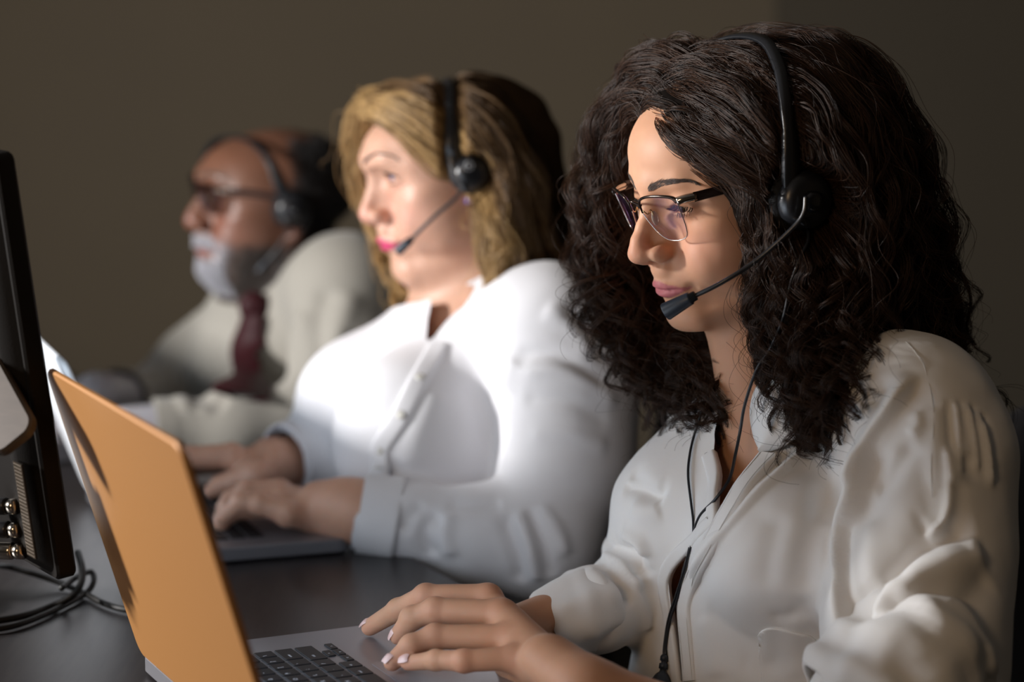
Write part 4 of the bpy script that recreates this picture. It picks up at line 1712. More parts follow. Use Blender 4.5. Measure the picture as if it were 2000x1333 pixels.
    for L, h, w, W in (
        ([(1700, 862), (1688, 930), (1678, 990), (1654, 1040), (1648, 1100), (1650, 1180), (1655, 1270)], .0060, .0022, .020),
        ([(1592, 866), (1500, 952), (1430, 1028), (1375, 1100), (1340, 1155)], .0030, .0018, .014),
        ([(1800, 732), (1750, 795), (1710, 852), (1692, 900), (1680, 960)], .0045, .0022, .016),
        ([(1915, 1050), (1840, 1064), (1780, 1094), (1718, 1165), (1700, 1210)], -.0055, .0025, .020),
        ([(1842, 860), (1846, 950), (1838, 1015), (1800, 1045)], -.0035, .0020, .015),
        ([(1868, 778), (1876, 850), (1880, 940)], .0018, .0012, .006), ([(1893, 782), (1905, 850), (1912, 930)], .0018, .0012, .006),
        ([(1915, 800), (1930, 860), (1940, 950)], .0018, .0012, .006), ([(1846, 775), (1850, 850), (1852, 900)], .0014, .0012, .005),
        ([(1218, 945), (1250, 948), (1290, 965)], -.0030, .0018, .010), ([(1185, 1052), (1225, 1072), (1260, 1125)], -.0035, .0018, .012),
        ([(1165, 1082), (1205, 1110), (1235, 1165)], -.0030, .0018, .010)):
        step(V, N, H(L), h * 1.5, w, W)
    nz = vnoise(V, .05, 11) * .0018 + vnoise(V, .02, 12) * .0007
    V += N * nz[:, None]
    V = relax(V, Q, .5)
    # neck, front and cuff openings
    near = front & (V[:, 1] < 1.99)
    Vo = [(1425, 700), (1398, 850), (1404, 930), (1399, 1010), (1412, 992), (1436, 940), (1482, 893), (1464, 800), (1490, 730), (1530, 690)]
    gap = [(1343, 1083), (1325, 1098), (1308, 1128), (1310, 1165), (1330, 1333), (1338, 1333), (1322, 1170), (1332, 1125)]
    cut = near & (in_poly(px, py, Vo) | in_poly(px, py, gap))
    ax = nrm(f.p(0, -.012, -.045) - neck0)
    r_ = V - neck0
    hgt = r_ @ ax
    rad = np.linalg.norm(r_ - hgt[:, None] * ax, axis=1)
    cut |= (hgt > .0) & (rad < .078)
    df = V - at(1085, 1224, 1.868)
    dd = nrm(at(1085, 1224, 1.868) - at(1160, 1190, 1.885))
    cut |= (df @ dd > .006) & (np.linalg.norm(df, axis=1) < .07)
    cut |= V[:, 2] < .56
    V, Q, _ = keep_faces(V, Q, ~cut)
    V = trim_edge(V, Q)
    cotton = material('white cotton', (.86, .85, .84), rough=.8, sheen=.25, spec=.2, sss=.12, sss_scale=.01, sss_rad=(1, .9, .8), bump=[(1400, .10, .0003), (60, .12, .003)])
    shirt = mesh_obj('shirt', V, Q, cotton, root)
    # collar
    def pt(x, y, Y): return at(x, y, Y)
    inner = catmull([pt(1560, 690, 1.83), pt(1512, 712, 1.835), pt(1478, 752, 1.85), pt(1464, 800, 1.852), pt(1470, 850, 1.842), pt(1484, 884, 1.836)], 24)
    outer = catmull([pt(1640, 760, 1.79), pt(1600, 790, 1.80), pt(1572, 820, 1.805), pt(1556, 850, 1.808), pt(1530, 868, 1.815), pt(1488, 888, 1.832)], 24)
    rows = []
    for k in range(9):
        u = k / 8
        P = inner * (1 - u) + outer * u
        P = P + np.array([-.004, -.012, .006]) * math.sin(u * math.pi) - np.array([0, 0, .001]) * u
        rows.append(P)
    top = np.stack(rows, 1)
    thick = np.array([.001, .0022, -.0012])
    MB().grid(np.concatenate([top, (top + thick)[:, ::-1]], 1), closed=True).build('collar', cotton, shirt)
    inner2 = catmull([pt(1325, 770, 2.02), pt(1360, 800, 1.99), pt(1388, 840, 1.965), pt(1396, 875, 1.95), pt(1400, 905, 1.93)], 20)
    outer2 = catmull([pt(1298, 800, 2.02), pt(1318, 832, 2.0), pt(1342, 862, 1.975), pt(1366, 890, 1.955), pt(1396, 912, 1.93)], 20)
    rows = [inner2 * (1 - u) + outer2 * u + np.array([-.002, -.008, .003]) * math.sin(u * math.pi) for u in np.linspace(0, 1, 7)]
    top = np.stack(rows, 1)
    MB().grid(np.concatenate([top, (top + thick)[:, ::-1]], 1), closed=True).build('collar', cotton, shirt)
    # button bands along both front edges
    m1, c1, G1, B1 = strip(Sh, [(1484, 888), (1445, 938), (1412, 992), (1375, 1060), (1344, 1120), (1328, 1175), (1330, 1240), (1338, 1333)], .019, .013, 1.6, 2.05, .0022, side=-1)
    m1.build('placket', cotton, shirt)
    m2, c2, G2, B2 = strip(Sh, [(1396, 880), (1404, 935), (1399, 1010), (1372, 1045), (1340, 1085), (1310, 1125), (1308, 1170), (1322, 1260), (1330, 1333)], .012, .010, 1.6, 2.05, .0016, side=1)
    m2.build('placket', cotton, shirt)
    sm_ = material('seam thread', (.66, .64, .60), rough=.8)
    MB().tube(c1 + B1 * .003 + G1 * .0032, .00035, 6).build('stitching', sm_, shirt)
    MB().tube(c1 + B1 * np.linspace(.016, .0115, len(c1))[:, None] + G1 * .0029, .00035, 6).build('stitching', sm_, shirt)
    N = vnormals(V, Q)
    MB().tube(catmull(snap(catmull(H([(1768, 668), (1790, 690), (1808, 725), (1820, 775), (1824, 830), (1820, 900), (1822, 970)]), 12), V, N, .0008), 60), .0003, 6).build('stitching', sm_, shirt)
    # breast pocket: a second layer of cloth following the shirt
    px, py = project(V)
    inside = in_poly(px, py, [(1478, 1234), (1502, 1222), (1548, 1230), (1598, 1242), (1604, 1420), (1488, 1420)]) & ((N * (V - CAM)).sum(1) < 0) & (V[:, 1] > 1.765)
    Vp, Qp, ids = keep_faces(V, Q, inside)
    Vp = trim_edge(Vp, Qp, 20)
    pk = mesh_obj('pocket', Vp + N[ids] * .0016, Qp, cotton, shirt)
    so = pk.modifiers.new('thickness', 'SOLIDIFY')
    so.thickness = .0016
    so.offset = -1
    # rolled cuffs
    seed_ = lambda s__: int(s__ * 10)
    catm2 = lambda G_: np.stack([catmull(G_[:, j], G_.shape[0] * 2) for j in range(G_.shape[1])], 1)

    def cuff(name, path, rad, sq, seed, turn=1.0):
        P = catmull(path, 14)
        rr = np.interp(np.linspace(0, 1, 14), np.linspace(0, 1, len(rad)), rad)
        T, Nn, Bb = frames(P)
        a = np.linspace(0, 2 * math.pi, 64, endpoint=False)
        rows = []
        for i in range(14):
            u = i / 13
            w = 1 + .05 * np.sin(a * 3 + seed + u * 2) + .035 * np.sin(a * 7 + seed * 2 - u * 3) + .03 * np.sin(a * 2 + u * 5)
            edge = 1 - .10 * (1 - math.sin(math.pi * min(1, max(0, u)))) ** 3
            rows.append(P[i] + rr[i] * edge * (w * np.cos(a))[:, None] * Nn[i] + rr[i] * edge * sq * (w * np.sin(a))[:, None] * Bb[i])
        inn = [r_ * 0 + P[i] + (r_ - P[i]) * .93 for i, r_ in zip(range(13, -1, -1), rows[::-1])]
        G_ = np.array(rows + inn + [rows[0]])
        G_ = catm2(G_)
        v_ = G_.reshape(-1, 3)
        c_ = P[np.argmin(((v_[:, None] - P[None]) ** 2).sum(-1), 1)]
        d_ = v_ - c_
        d_ /= np.linalg.norm(d_, axis=1)[:, None]
        tt = (v_ - P[0]) @ nrm(P[-1] - P[0])
        wv = vnoise(np.column_stack([v_[:, 0], v_[:, 1], v_[:, 2]]), .022, seed_(seed)) * .0045 + vnoise(v_, .009, seed_(seed) + 1) * .0012 + np.sin(tt / .0050 + vnoise(v_, .04, 5) * 3) * .0016
        v_ = v_ + d_ * wv[:, None] * turn
        MB().grid(v_.reshape(G_.shape), closed=True).build(name, cotton, shirt)
    cuff('rolled_cuff', [at(1066, 1232, 1.862), at(1118, 1206, 1.870), at(1180, 1178, 1.885)], [.0320, .0355, .0370], .95, 1.0, .35)
    cuff('rolled_cuff', [at(1648, 1410, 1.650), at(1705, 1372, 1.658), at(1765, 1325, 1.675), at(1806, 1285, 1.697)], [.052, .060, .066, .069], .95, 2.2, 1.3)
    return root, B, Sh, shirt, body


front_woman, front_body_solid, front_shirt_solid, front_shirt, front_body = make_front_woman()


def front_hair():
    rs = np.random.RandomState(21)
    A = lambda L: np.array([at(*p) for p in L])
    near = [A(g) for g in (
        [(1285, 232, 1.895), (1300, 262, 1.872), (1352, 300, 1.852), (1420, 326, 1.845), (1478, 368, 1.842), (1503, 450, 1.840), (1502, 560, 1.840), (1516, 670, 1.838), (1550, 770, 1.828), (1575, 850, 1.815)],
        [(1300, 190, 1.91), (1345, 210, 1.875), (1410, 255, 1.848), (1475, 315, 1.832), (1525, 400, 1.827), (1545, 520, 1.824), (1548, 650, 1.822), (1562, 760, 1.815), (1595, 850, 1.80)],
        [(1330, 140, 1.92), (1390, 150, 1.88), (1470, 205, 1.843), (1540, 290, 1.825), (1585, 400, 1.822), (1600, 540, 1.818), (1598, 670, 1.812), (1610, 750, 1.79), (1630, 815, 1.775)],
        [(1370, 100, 1.93), (1440, 105, 1.895), (1530, 160, 1.855), (1610, 260, 1.825), (1660, 390, 1.825), (1680, 530, 1.82), (1680, 640, 1.81), (1685, 715, 1.785), (1680, 765, 1.77)],
        [(1420, 100, 1.94), (1500, 98, 1.915), (1600, 125, 1.875), (1690, 240, 1.850), (1735, 380, 1.84), (1760, 530, 1.85), (1775, 640, 1.87), (1790, 740, 1.89)],
        [(1470, 98, 1.955), (1550, 98, 1.945), (1660, 115, 1.925), (1740, 230, 1.91), (1790, 370, 1.90), (1820, 520, 1.90), (1845, 640, 1.91), (1860, 750, 1.92)],
        [(1500, 100, 1.98), (1580, 104, 1.99), (1685, 140, 2.0), (1765, 270, 2.0), (1810, 420, 2.0), (1845, 560, 2.0), (1865, 690, 2.0), (1880, 780, 2.0)],
        [(1510, 88, 2.0), (1600, 110, 2.03), (1680, 210, 2.05), (1740, 350, 2.05), (1780, 500, 2.05), (1810, 650, 2.04), (1820, 760, 2.03)],
        [(1500, 95, 2.02), (1570, 150, 2.06), (1620, 260, 2.08), (1660, 400, 2.08), (1690, 560, 2.06), (1700, 720, 2.05)])]
    far = [A(g) for g in (
        [(1262, 216, 1.925), (1245, 205, 1.955), (1222, 245, 1.978), (1208, 330, 1.990), (1200, 430, 1.995), (1200, 540, 1.99), (1225, 640, 1.98), (1258, 720, 1.97)],
        [(1280, 180, 1.93), (1240, 172, 1.965), (1200, 225, 1.99), (1178, 310, 2.0), (1165, 420, 2.0), (1165, 520, 1.995), (1190, 610, 1.98), (1230, 700, 1.97)],
        [(1310, 140, 1.94), (1262, 132, 1.98), (1215, 185, 2.01), (1195, 300, 2.02), (1190, 430, 2.02), (1215, 560, 2.01), (1262, 680, 1.99), (1305, 780, 1.96)],
        [(1350, 104, 1.955), (1305, 100, 2.0), (1255, 165, 2.035), (1235, 300, 2.04), (1245, 450, 2.035), (1280, 590, 2.02), (1320, 710, 1.985), (1340, 820, 1.945)],
        [(1400, 104, 1.97), (1355, 110, 2.02), (1295, 175, 2.055), (1285, 320, 2.06), (1295, 480, 2.05), (1330, 620, 2.00), (1370, 740, 1.94), (1372, 830, 1.905)],
        [(1450, 100, 1.99), (1410, 118, 2.04), (1350, 200, 2.075), (1340, 360, 2.075), (1350, 520, 2.06), (1390, 640, 2.00), (1415, 730, 1.94), (1395, 800, 1.90)],
        [(1490, 108, 2.02), (1480, 145, 2.07), (1440, 260, 2.10), (1430, 420, 2.10), (1440, 560, 2.04), (1450, 650, 1.97), (1430, 740, 1.91), (1410, 820, 1.885)])]
    nearin = nrm([-.3, .9, 0])
    farin = nrm([.3, -.9, 0])
    # the dense mass under the curls
    So = Solid()
    f = F1
    So.ell(f.p(0, -.026, .048), np.array([.077, .084, .078]) * f.s, f.R, .02)
    So.ell(f.p(0, -.055, .0), np.array([.068, .055, .09]) * f.s, f.R, .03)
    for j, g in enumerate(near):
        r = (.010, .014, .020, .024, .026, .026, .026, .028, .03)[j]
        P = catmull(g, 12)[3:11] + nearin * (.024 if j < 5 else .01) + np.array([-.012, .0, -.004]) * (j > 3)
        So.chain(P, np.linspace(r * .8, r * .8, 8), .022)
    for j, g in enumerate(far):
        r = (.008, .010, .014, .020, .024, .026, .028)[j]
        P = catmull(g, 12)[4:11] + np.array([.010, .012, 0]) * (j < 5)
        So.chain(P, np.linspace(r, r * (.7 if j < 4 else .3), 7), .02)
    for x_ in (-.020, .0, .020):
        So.ell(f.p(x_, .056 - abs(x_) * .25, .096), np.array([.018, .014, .008]) * f.s, f.R @ rx(-38), .012)
    V, Q = So.mesh(.004, smooth=2)
    N = vnormals(V, Q)
    V = V + N * (vnoise(V, .018, 7) * .004 + vnoise(V, .007, 8) * .0015)[:, None]
    def press(S_):
        S_ = press_hair(S_, F1, W1_BAND, (-.118, .014, .015))
        if S_.ndim == 3:      # drop stray strands that stand up off the crown
            z_ = F1.inv(S_.reshape(-1, 3))[:, 2].reshape(S_.shape[:2])
            L_ = F1.inv(S_.reshape(-1, 3)).reshape(S_.shape)
            out_ = ((L_[..., 1] + .02) / .135) ** 2 + ((L_[..., 2] - .03) / .12) ** 2
            S_ = S_[(z_.max(1) < .150) & ~((out_ > 1.06) & (L_[..., 2] > .06)).any(1)]
        return S_
    V = press(V)
    dark = material('dark hair mass', (.005, .003, .002), rough=.9, spec=.1)
    base = mesh_obj('hair', V, Q, dark, front_woman)
    S1 = grow(rs, near, 330, 38, curl=(.0018, .0105, .25, .85), spread=.009, inward=nearin, bias=.35, wave=(.050, .085), clump=.0040, tight=.65)
    S2 = grow(rs, far, 290, 34, curl=(.0022, .0105, .15, .75), spread=.008, wave=(.050, .08), clump=.0038, tight=.65)
    # loose corkscrew ends at the outline
    S3 = grow(rs, far[:4], 34, 16, curl=(.004, .013, .2, .7), spread=.010, wave=(.05, .08), clump=.0018, cut=(.7, 1.12))
    S4 = grow(rs, near[4:8], 60, 14, curl=(.003, .012, .2, .7), spread=.014, wave=(.04, .06), clump=.002, cut=(.8, 1.15), fly=.2)
    S5 = grow(rs, near[:4], 60, 12, curl=(.003, .012, .4, .8), spread=.010, wave=(.035, .055), clump=.0018, cut=(.9, 1.1), fly=.15)
    crown = [A(g) for g in (
        [(1262, 222, 1.915), (1300, 190, 1.905), (1350, 180, 1.885), (1420, 220, 1.855), (1480, 300, 1.838), (1520, 400, 1.83)],
        [(1268, 200, 1.925), (1310, 145, 1.92), (1380, 135, 1.89), (1470, 190, 1.852), (1545, 300, 1.828), (1590, 420, 1.815)],
        [(1290, 165, 1.945), (1345, 122, 1.94), (1430, 110, 1.905), (1540, 150, 1.86), (1620, 270, 1.835), (1660, 400, 1.82)],
        [(1320, 132, 1.97), (1390, 100, 1.965), (1490, 94, 1.93), (1605, 145, 1.89), (1695, 260, 1.86), (1740, 400, 1.85)],
        [(1360, 112, 2.0), (1440, 88, 1.99), (1545, 86, 1.965), (1660, 140, 1.94), (1750, 260, 1.92), (1795, 400, 1.91)],
        [(1400, 105, 2.03), (1480, 86, 2.02), (1580, 92, 2.0), (1680, 165, 2.0), (1765, 290, 2.0), (1810, 430, 2.0)])]
    crownf = [A(g) for g in (
        [(1290, 205, 1.91), (1265, 190, 1.93), (1240, 205, 1.96), (1225, 260, 1.98), (1215, 350, 1.99)],
        [(1345, 150, 1.90), (1300, 130, 1.93), (1245, 160, 1.97), (1205, 240, 2.0), (1190, 350, 2.01)],
        [(1410, 118, 1.90), (1350, 105, 1.94), (1280, 115, 1.99), (1230, 200, 2.02), (1205, 330, 2.02)],
        [(1480, 98, 1.92), (1410, 90, 1.96), (1330, 110, 2.02), (1270, 180, 2.05), (1245, 330, 2.05)])]
    ring = [A(g) for g in (
        [(1190, 430, 1.985), (1170, 500, 1.975), (1158, 560, 1.97), (1165, 620, 1.965), (1180, 640, 1.965)],
        [(1200, 460, 1.98), (1180, 520, 1.972), (1170, 580, 1.968), (1180, 640, 1.962), (1200, 690, 1.96)])]
    R1 = grow(rs, ring, 7, 16, curl=(.006, .017, 0, .5), spread=.006, wave=(.05, .065), clump=.0014, tight=.5, fly=.1)
    tail = [A(g) for g in (
        [(1860, 640, 1.96), (1885, 715, 1.94), (1915, 752, 1.925), (1950, 766, 1.92), (1974, 788, 1.918), (1970, 822, 1.918), (1952, 842, 1.918)],
        [(1860, 660, 1.96), (1885, 730, 1.94), (1910, 768, 1.925), (1940, 776, 1.92), (1962, 800, 1.918), (1955, 825, 1.918)])]
    R2 = grow(rs, tail, 3, 12, curl=(.001, .003, 0, .5), spread=.002, wave=(.05, .065), clump=.0016, tight=.5, fly=.25, cut=(.9, 1.0))
    R3 = grow(rs, [g[-5:] for g in near[:4]], 46, 14, curl=(.004, .0135, .0, .6), spread=.010, wave=(.045, .06), clump=.0016, tight=.5, fly=.12, cut=(.9, 1.15))
    R4 = grow(rs, [g[-4:] for g in far[2:6]], 40, 14, curl=(.004, .0135, .0, .6), spread=.010, wave=(.045, .06), clump=.0016, tight=.5, fly=.12, cut=(.9, 1.15))
    S6 = grow(rs, crown, 110, 34, curl=(.0012, .0045, .1, .9), spread=.0065, wave=(.04, .08), clump=.0055, tight=0)
    hl = [A(g) for g in (
        [(1258, 232, 1.918), (1264, 214, 1.916), (1285, 205, 1.908), (1325, 220, 1.88), (1380, 262, 1.858), (1440, 318, 1.845), (1485, 372, 1.84)],
        [(1272, 236, 1.908), (1285, 222, 1.900), (1315, 236, 1.878), (1362, 278, 1.858), (1420, 318, 1.847), (1475, 362, 1.842)],
        [(1290, 250, 1.895), (1305, 248, 1.882), (1335, 272, 1.865), (1375, 302, 1.853), (1430, 328, 1.846), (1480, 366, 1.842)],
        [(1312, 285, 1.874), (1330, 290, 1.866), (1365, 310, 1.855), (1410, 328, 1.848), (1450, 345, 1.844), (1485, 375, 1.842)],
        [(1360, 318, 1.856), (1390, 324, 1.850), (1425, 338, 1.846), (1460, 358, 1.843), (1490, 390, 1.842), (1502, 440, 1.842)],
        [(1440, 345, 1.846), (1462, 358, 1.843), (1482, 385, 1.841), (1492, 430, 1.841), (1494, 480, 1.841), (1490, 520, 1.842)])]
    S8 = grow(rs, hl, 110, 28, curl=(.0006, .003, .1, .9), spread=.0032, wave=(.04, .08), clump=.0034, tight=0, fly=.03)
    hf = [A(g) for g in (
        [(1258, 232, 1.920), (1252, 212, 1.93), (1238, 216, 1.955), (1225, 262, 1.975), (1214, 340, 1.985)],
        [(1266, 214, 1.918), (1252, 194, 1.94), (1230, 206, 1.965), (1210, 270, 1.985), (1200, 350, 1.99)])]
    S9 = grow(rs, hf, 26, 26, curl=(.0006, .004, .1, .9), spread=.004, wave=(.04, .08), clump=.004, tight=0, fly=.1)
    bang = [A(g) for g in ([(1290, 240, 1.898), (1284, 262, 1.893), (1286, 290, 1.888), (1300, 312, 1.88), (1322, 316, 1.872)],
                           [(1300, 255, 1.886), (1296, 280, 1.882), (1306, 300, 1.876), (1330, 312, 1.868), (1352, 316, 1.862)])]
    S10 = grow(rs, bang, 3, 8, curl=(.0003, .001, .3, 1), spread=.0008, wave=(.04, .06), clump=.0016, tight=0, fly=0)
    S7 = grow(rs, crownf, 70, 34, curl=(.0012, .0055, .1, .9), spread=.0065, wave=(.04, .07), clump=.005, tight=0)

    hm = hair_material('dark brown hair', (.007, .0035, .0025), .40, (.062, .029, .015), .28)
    S_ = press(np.concatenate([S1, S2, S3, S4, S5, R1, R2, R3, R4], 0))
    S_n = press(np.concatenate([S6, S7, S8, S9, S10], 0))
    strands_obj('curls', S_, hm, base, .00017, .00008)
    strands_obj('crown_hair', S_n, hm, base, .00018, .00010)
    return base


front_hair()


def front_gear():
    f = F1
    # local points read off the photograph's band
    band = W1_BAND
    sh = front_shirt_solid
    boom = [at(1574, 384, 1.800), at(1570, 416, 1.798), at(1548, 446, 1.80), at(1480, 507, 1.803), at(1410, 552, 1.803), at(1352, 581, 1.812)]
    hs = headset(f, 'black wired headset worn over dark curly hair, microphone at the chin', band, (-.119, .014, .015), boom, (at(1350, 582, 1.812), at(1299, 610, 1.818)), cup_r=.0235)
    gl = glasses(f, 'half-rim glasses with dark temples on the face of the curly-haired woman')
    # the cord down the shirt front
    def on(x, y, lift=.006):
        p = hit(sh, x, y, 1.5, 2.2)
        return p + nrm(CAM - p) * lift
    cm = material('black cable rubber', (.010, .011, .015), rough=.4)
    c1 = [at(1576, 442, 1.82), at(1578, 470, 1.81), at(1562, 505, 1.80), at(1543, 560, 1.80), at(1530, 620, 1.80), at(1505, 680, 1.81), at(1478, 722, 1.825), at(1455, 790, 1.84), at(1446, 840, 1.845)]
    c1 += [on(1436, 890, .014), on(1425, 935, .009), on(1398, 975), on(1366, 1010), on(1350, 1060), on(1338, 1110), on(1322, 1160), on(1306, 1210), on(1298, 1262), on(1297, 1290)]
    cord = MB().tube(c1, .0013, 8, n=150).build('headset_cord', cm, hs)
    c2 = [at(1372, 800, 1.89), at(1356, 850, 1.89)] + [on(1347, 890), on(1344, 930), on(1350, 985), on(1354, 1020), on(1352, 1060), on(1335, 1112), on(1326, 1160), on(1309, 1212), on(1301, 1262), on(1299, 1290)]
    MB().tube(c2, .0011, 8, n=110).build('second_cord', cm, hs)
    a = on(1298, 1283, .006)
    b = on(1290, 1345, .012)
    L = np.linalg.norm(b - a)
    MB().lathe([(.0018, -.002), (.0034, 0), (.0034, .0035), (.0022, .004), (.0022, .0055), (.0036, .006), (.0036, .010), (.0024, .0105), (.0026, .0125), (.0055, .015), (.0095, .022), (.0105, .035), (.010, L + .02)], a, b - a, 24).build('cord_plug', mic_m, hs)


front_gear()


# ------------------------------------------------------------------ the blonde woman in the middle
Q2 = dict(top=101, ear=(5, 6), nose=[(95, 28, 6.2), (98, 18, 5.8), (104, 6, 6), (110, -4, 6.5), (114.5, -12, 7.8)],
          lips=((102, -42.5), (99.5, -52), (98, -47)), mouth_w=24, eye=(14.5, 6.2, -.5, 0), forehead=1, jaw=50, wide=1.04,
          chin=15, plump=3, sulcus=99.5, lid_dark=.3, ala=14.5)
F2 = Frame((-.053, 2.43, 1.075), 106, -12, 0, .97)


def make_middle_woman():
    rs = np.random.RandomState(8)
    f = F2
    psi = math.radians(110)
    g = np.array([-math.sin(psi), math.cos(psi), 0])
    lf = np.array([-g[1], g[0], 0])
    TR = np.column_stack([-lf, g, [0, 0, 1]])
    root = empty('person', (-.07, 2.40, 0))
    tag(root, 'blonde woman in white blouse and headset, looking up past her laptop', 'person')
    nearS, farS = at(1085, 650, 2.275), at(835, 690, 2.56)
    neck0 = np.array([-.030, 2.455, .945])
    elbN, wrN = at(1060, 1062, 2.20), at(672, 995, 2.205)
    elbF, wrF = at(720, 900, 2.50), at(530, 905, 2.38)
    cc = np.array([-.068, 2.395, .83])

    def torso(So, o, k=.035):
        So.ell(neck0 + [-.02, -.035, -.12], [.150 + o, .100 + o, .15 + o], TR, k)
        So.ell([-.055, 2.40, .68], [.155 + o, .125 + o, .22 + o], TR, k)
        So.cone(neck0 + [0, 0, -.02], nearS + [-.02, .02, .008], .055 + o, .050 + o, k)
        So.cone(neck0 + [0, 0, -.02], farS, .055 + o, .045 + o, k)
        So.ell(cc + lf * .075 + g * .062, [.075 + o, .074 + o, .078 + o], TR, .04)
        So.ell(cc - lf * .070 + g * .062, [.072 + o, .074 + o, .078 + o], TR, .04)
    B = Solid()
    head_solid(B, f, Q2)
    B.cone(f.p(0, -.01, -.045), neck0, .058, .066, .02)
    B.cone(f.p(0, .012, -.085), neck0 + g * .022 + [0, 0, -.02], .040, .046, .03)
    B.ell(f.p(0, .040, -.084), [.032, .036, .014], f.R, .02)
    torso(B, -.012)
    B.chain([nearS, elbN], [.045, .038], .02)
    B.chain([elbN, at(700, 1000, 2.2), wrN, at(628, 992, 2.215)], [.042, .029, .0275, .0265], .012)
    B.chain([farS, elbF, wrF], [.04, .036, .027], .015)
    mcp = [at(545, 962, 2.275), at(548, 975, 2.245), at(553, 988, 2.215), at(560, 1002, 2.185)]
    fin = [[at(484, 962, 2.275), at(452, 980, 2.275), at(436, 1012, 2.272)],
           [at(482, 976, 2.245), at(446, 992, 2.245), at(430, 1020, 2.245)],
           [at(486, 990, 2.215), at(450, 1000, 2.215), at(430, 1026, 2.215)],
           [at(505, 986, 2.185), at(470, 982, 2.185), at(436, 1012, 2.185)]]
    hand(B, at(632, 992, 2.215), mcp, fin, [at(590, 1015, 2.25), at(545, 1022, 2.27), at(510, 1025, 2.28), at(480, 1026, 2.285)], [0, -.2, 1], 1.16)
    mF = [at(452, 890, 2.36), at(450, 896, 2.385), at(450, 902, 2.41), at(455, 908, 2.43)]
    fF = [[m + [-.042, -.01, .0], m + [-.062, -.014, -.012], m + [-.074, -.016, -.034]] for m in mF]
    hand(B, wrF, mF, fF, [at(500, 930, 2.34), at(460, 940, 2.34), at(430, 950, 2.34), at(412, 960, 2.335)], [0, 0, 1], 1.12)
    V, Q = B.mesh(.0021)
    V, Q, _ = keep_faces(V, Q, V[:, 2] > .58)
    skin = material('fair skin', rough=.5, vcol=True, sss=.25, sss_scale=.012, bump=[(160, .06, .0008)])
    body = mesh_obj('body', V, Q, skin, root)
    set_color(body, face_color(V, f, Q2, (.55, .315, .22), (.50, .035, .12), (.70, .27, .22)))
    wh = material('clear eye white', (.60, .58, .58), rough=.12)
    ir = material('blue grey iris', (.10, .17, .30), rough=.08)
    pu = material('pupil', (.004, .004, .004), rough=.1)
    for sg in (-1, 1):
        c = f.p(sg * .032, .0675, .024)
        e = MB().ball(c, .0125 * f.s).build('eye', wh, root)
        gz = nrm(f.R @ np.array([0, .99, .10]))
        i_ = MB().ball(c + gz * .0072, .0063).build('iris', ir, e)
        MB().ball(c + gz * .0112, .0026).build('pupil', pu, e)
    lash_m = material('dark lash', (.012, .008, .007), rough=.5)
    strands_obj('eyelashes', lash_strands(f, Q2, rs, 80, 8) + lash_strands(f, Q2, rs, 30, 7, upper=False), lash_m, root, .0003, .0001)
    strands_obj('eyebrows', brow_strands(B, f, [(10, 41), (20, 47), (32, 51.5), (43, 50), (51, 45)], rs, 260, 2.4, 7), material('brow hair', (.05, .028, .022), rough=.6), root, .0002, .00006)
    # purple stud on the ear lobe
    st = MB().ball(f.p(*seen(f, 917, 391, -.079)), .0048).build('ear_stud', material('purple stone', (.10, .07, .30), rough=.1, spec=.8), root)

    Sh = Solid()
    torso(Sh, .005)
    Sh.chain([nearS, at(1112, 770, 2.255), at(1112, 900, 2.235), elbN + [.0, 0, .004]], [.064, .0615, .058, .054], .03)
    Sh.chain([elbN + [0, 0, .004], at(930, 1045, 2.20), at(800, 1022, 2.20), at(700, 1006, 2.20)], [.054, .045, .036, .034], .02)
    Sh.chain([farS, elbF, at(610, 888, 2.42), at(556, 902, 2.39)], [.054, .046, .037, .034], .02)
    V, Q = Sh.mesh(.0035, smooth=2)
    px, py = project(V)
    N = vnormals(V, Q)
    H = lambda L: [hit(Sh, x, y, 2.0, 2.7) for x, y in L]
    for L, h, w in (
        ([(985, 740), (975, 800), (992, 870)], -.006, .010), ([(1010, 700), (985, 760)], .004, .012),
        ([(1000, 700), (1070, 690), (1140, 720), (1190, 760)], -.005, .008), ([(1010, 735), (1090, 722), (1160, 750), (1205, 800)], .004, .008),
        ([(1020, 780), (1110, 785), (1190, 830)], -.003, .008), ([(1030, 850), (1120, 850), (1190, 880)], .003, .008),
        ([(900, 750), (940, 830), (985, 900)], -.003, .014), ([(860, 760), (820, 850), (800, 920)], .003, .016),
        ([(985, 1000), (1010, 1080), (1020, 1140)], -.006, .008), ([(1010, 995), (1035, 1070), (1050, 1140)], .006, .007),
        ([(1030, 990), (1060, 1060), (1075, 1130)], -.005, .007), ([(1050, 985), (1090, 1040), (1105, 1090)], .004, .007),
        ([(860, 1000), (830, 1040), (850, 1090)], -.006, .008), ([(880, 1000), (868, 1040), (885, 1090)], .005, .008),
        ([(830, 985), (800, 1010), (790, 1040)], -.004, .007), ([(1060, 600), (1120, 640), (1160, 700)], .004, .010),
        ([(1100, 600), (1150, 650), (1185, 710)], -.005, .008), ([(870, 985), (930, 990), (985, 985)], -.004, .008)):
        fold(V, N, H(L), h, w)
    V += N * (vnoise(V, .06, 21) * .002)[:, None]
    ax = nrm(f.p(0, -.01, -.045) - neck0)
    r_ = V - neck0
    hgt = r_ @ ax
    rad = np.linalg.norm(r_ - hgt[:, None] * ax, axis=1)
    cut = (hgt > -.005) & (rad < .095)
    cut |= ((N * (V - CAM)).sum(1) < .3) & in_poly(px, py, [(850, 560), (836, 640), (833, 672), (842, 662), (868, 632), (905, 600), (930, 560)])
    e_ = at(700, 1006, 2.20)
    cut |= ((V - e_) @ nrm(e_ - at(800, 1022, 2.20)) > .004) & (np.linalg.norm(V - e_, axis=1) < .052)
    e_ = at(556, 902, 2.39)
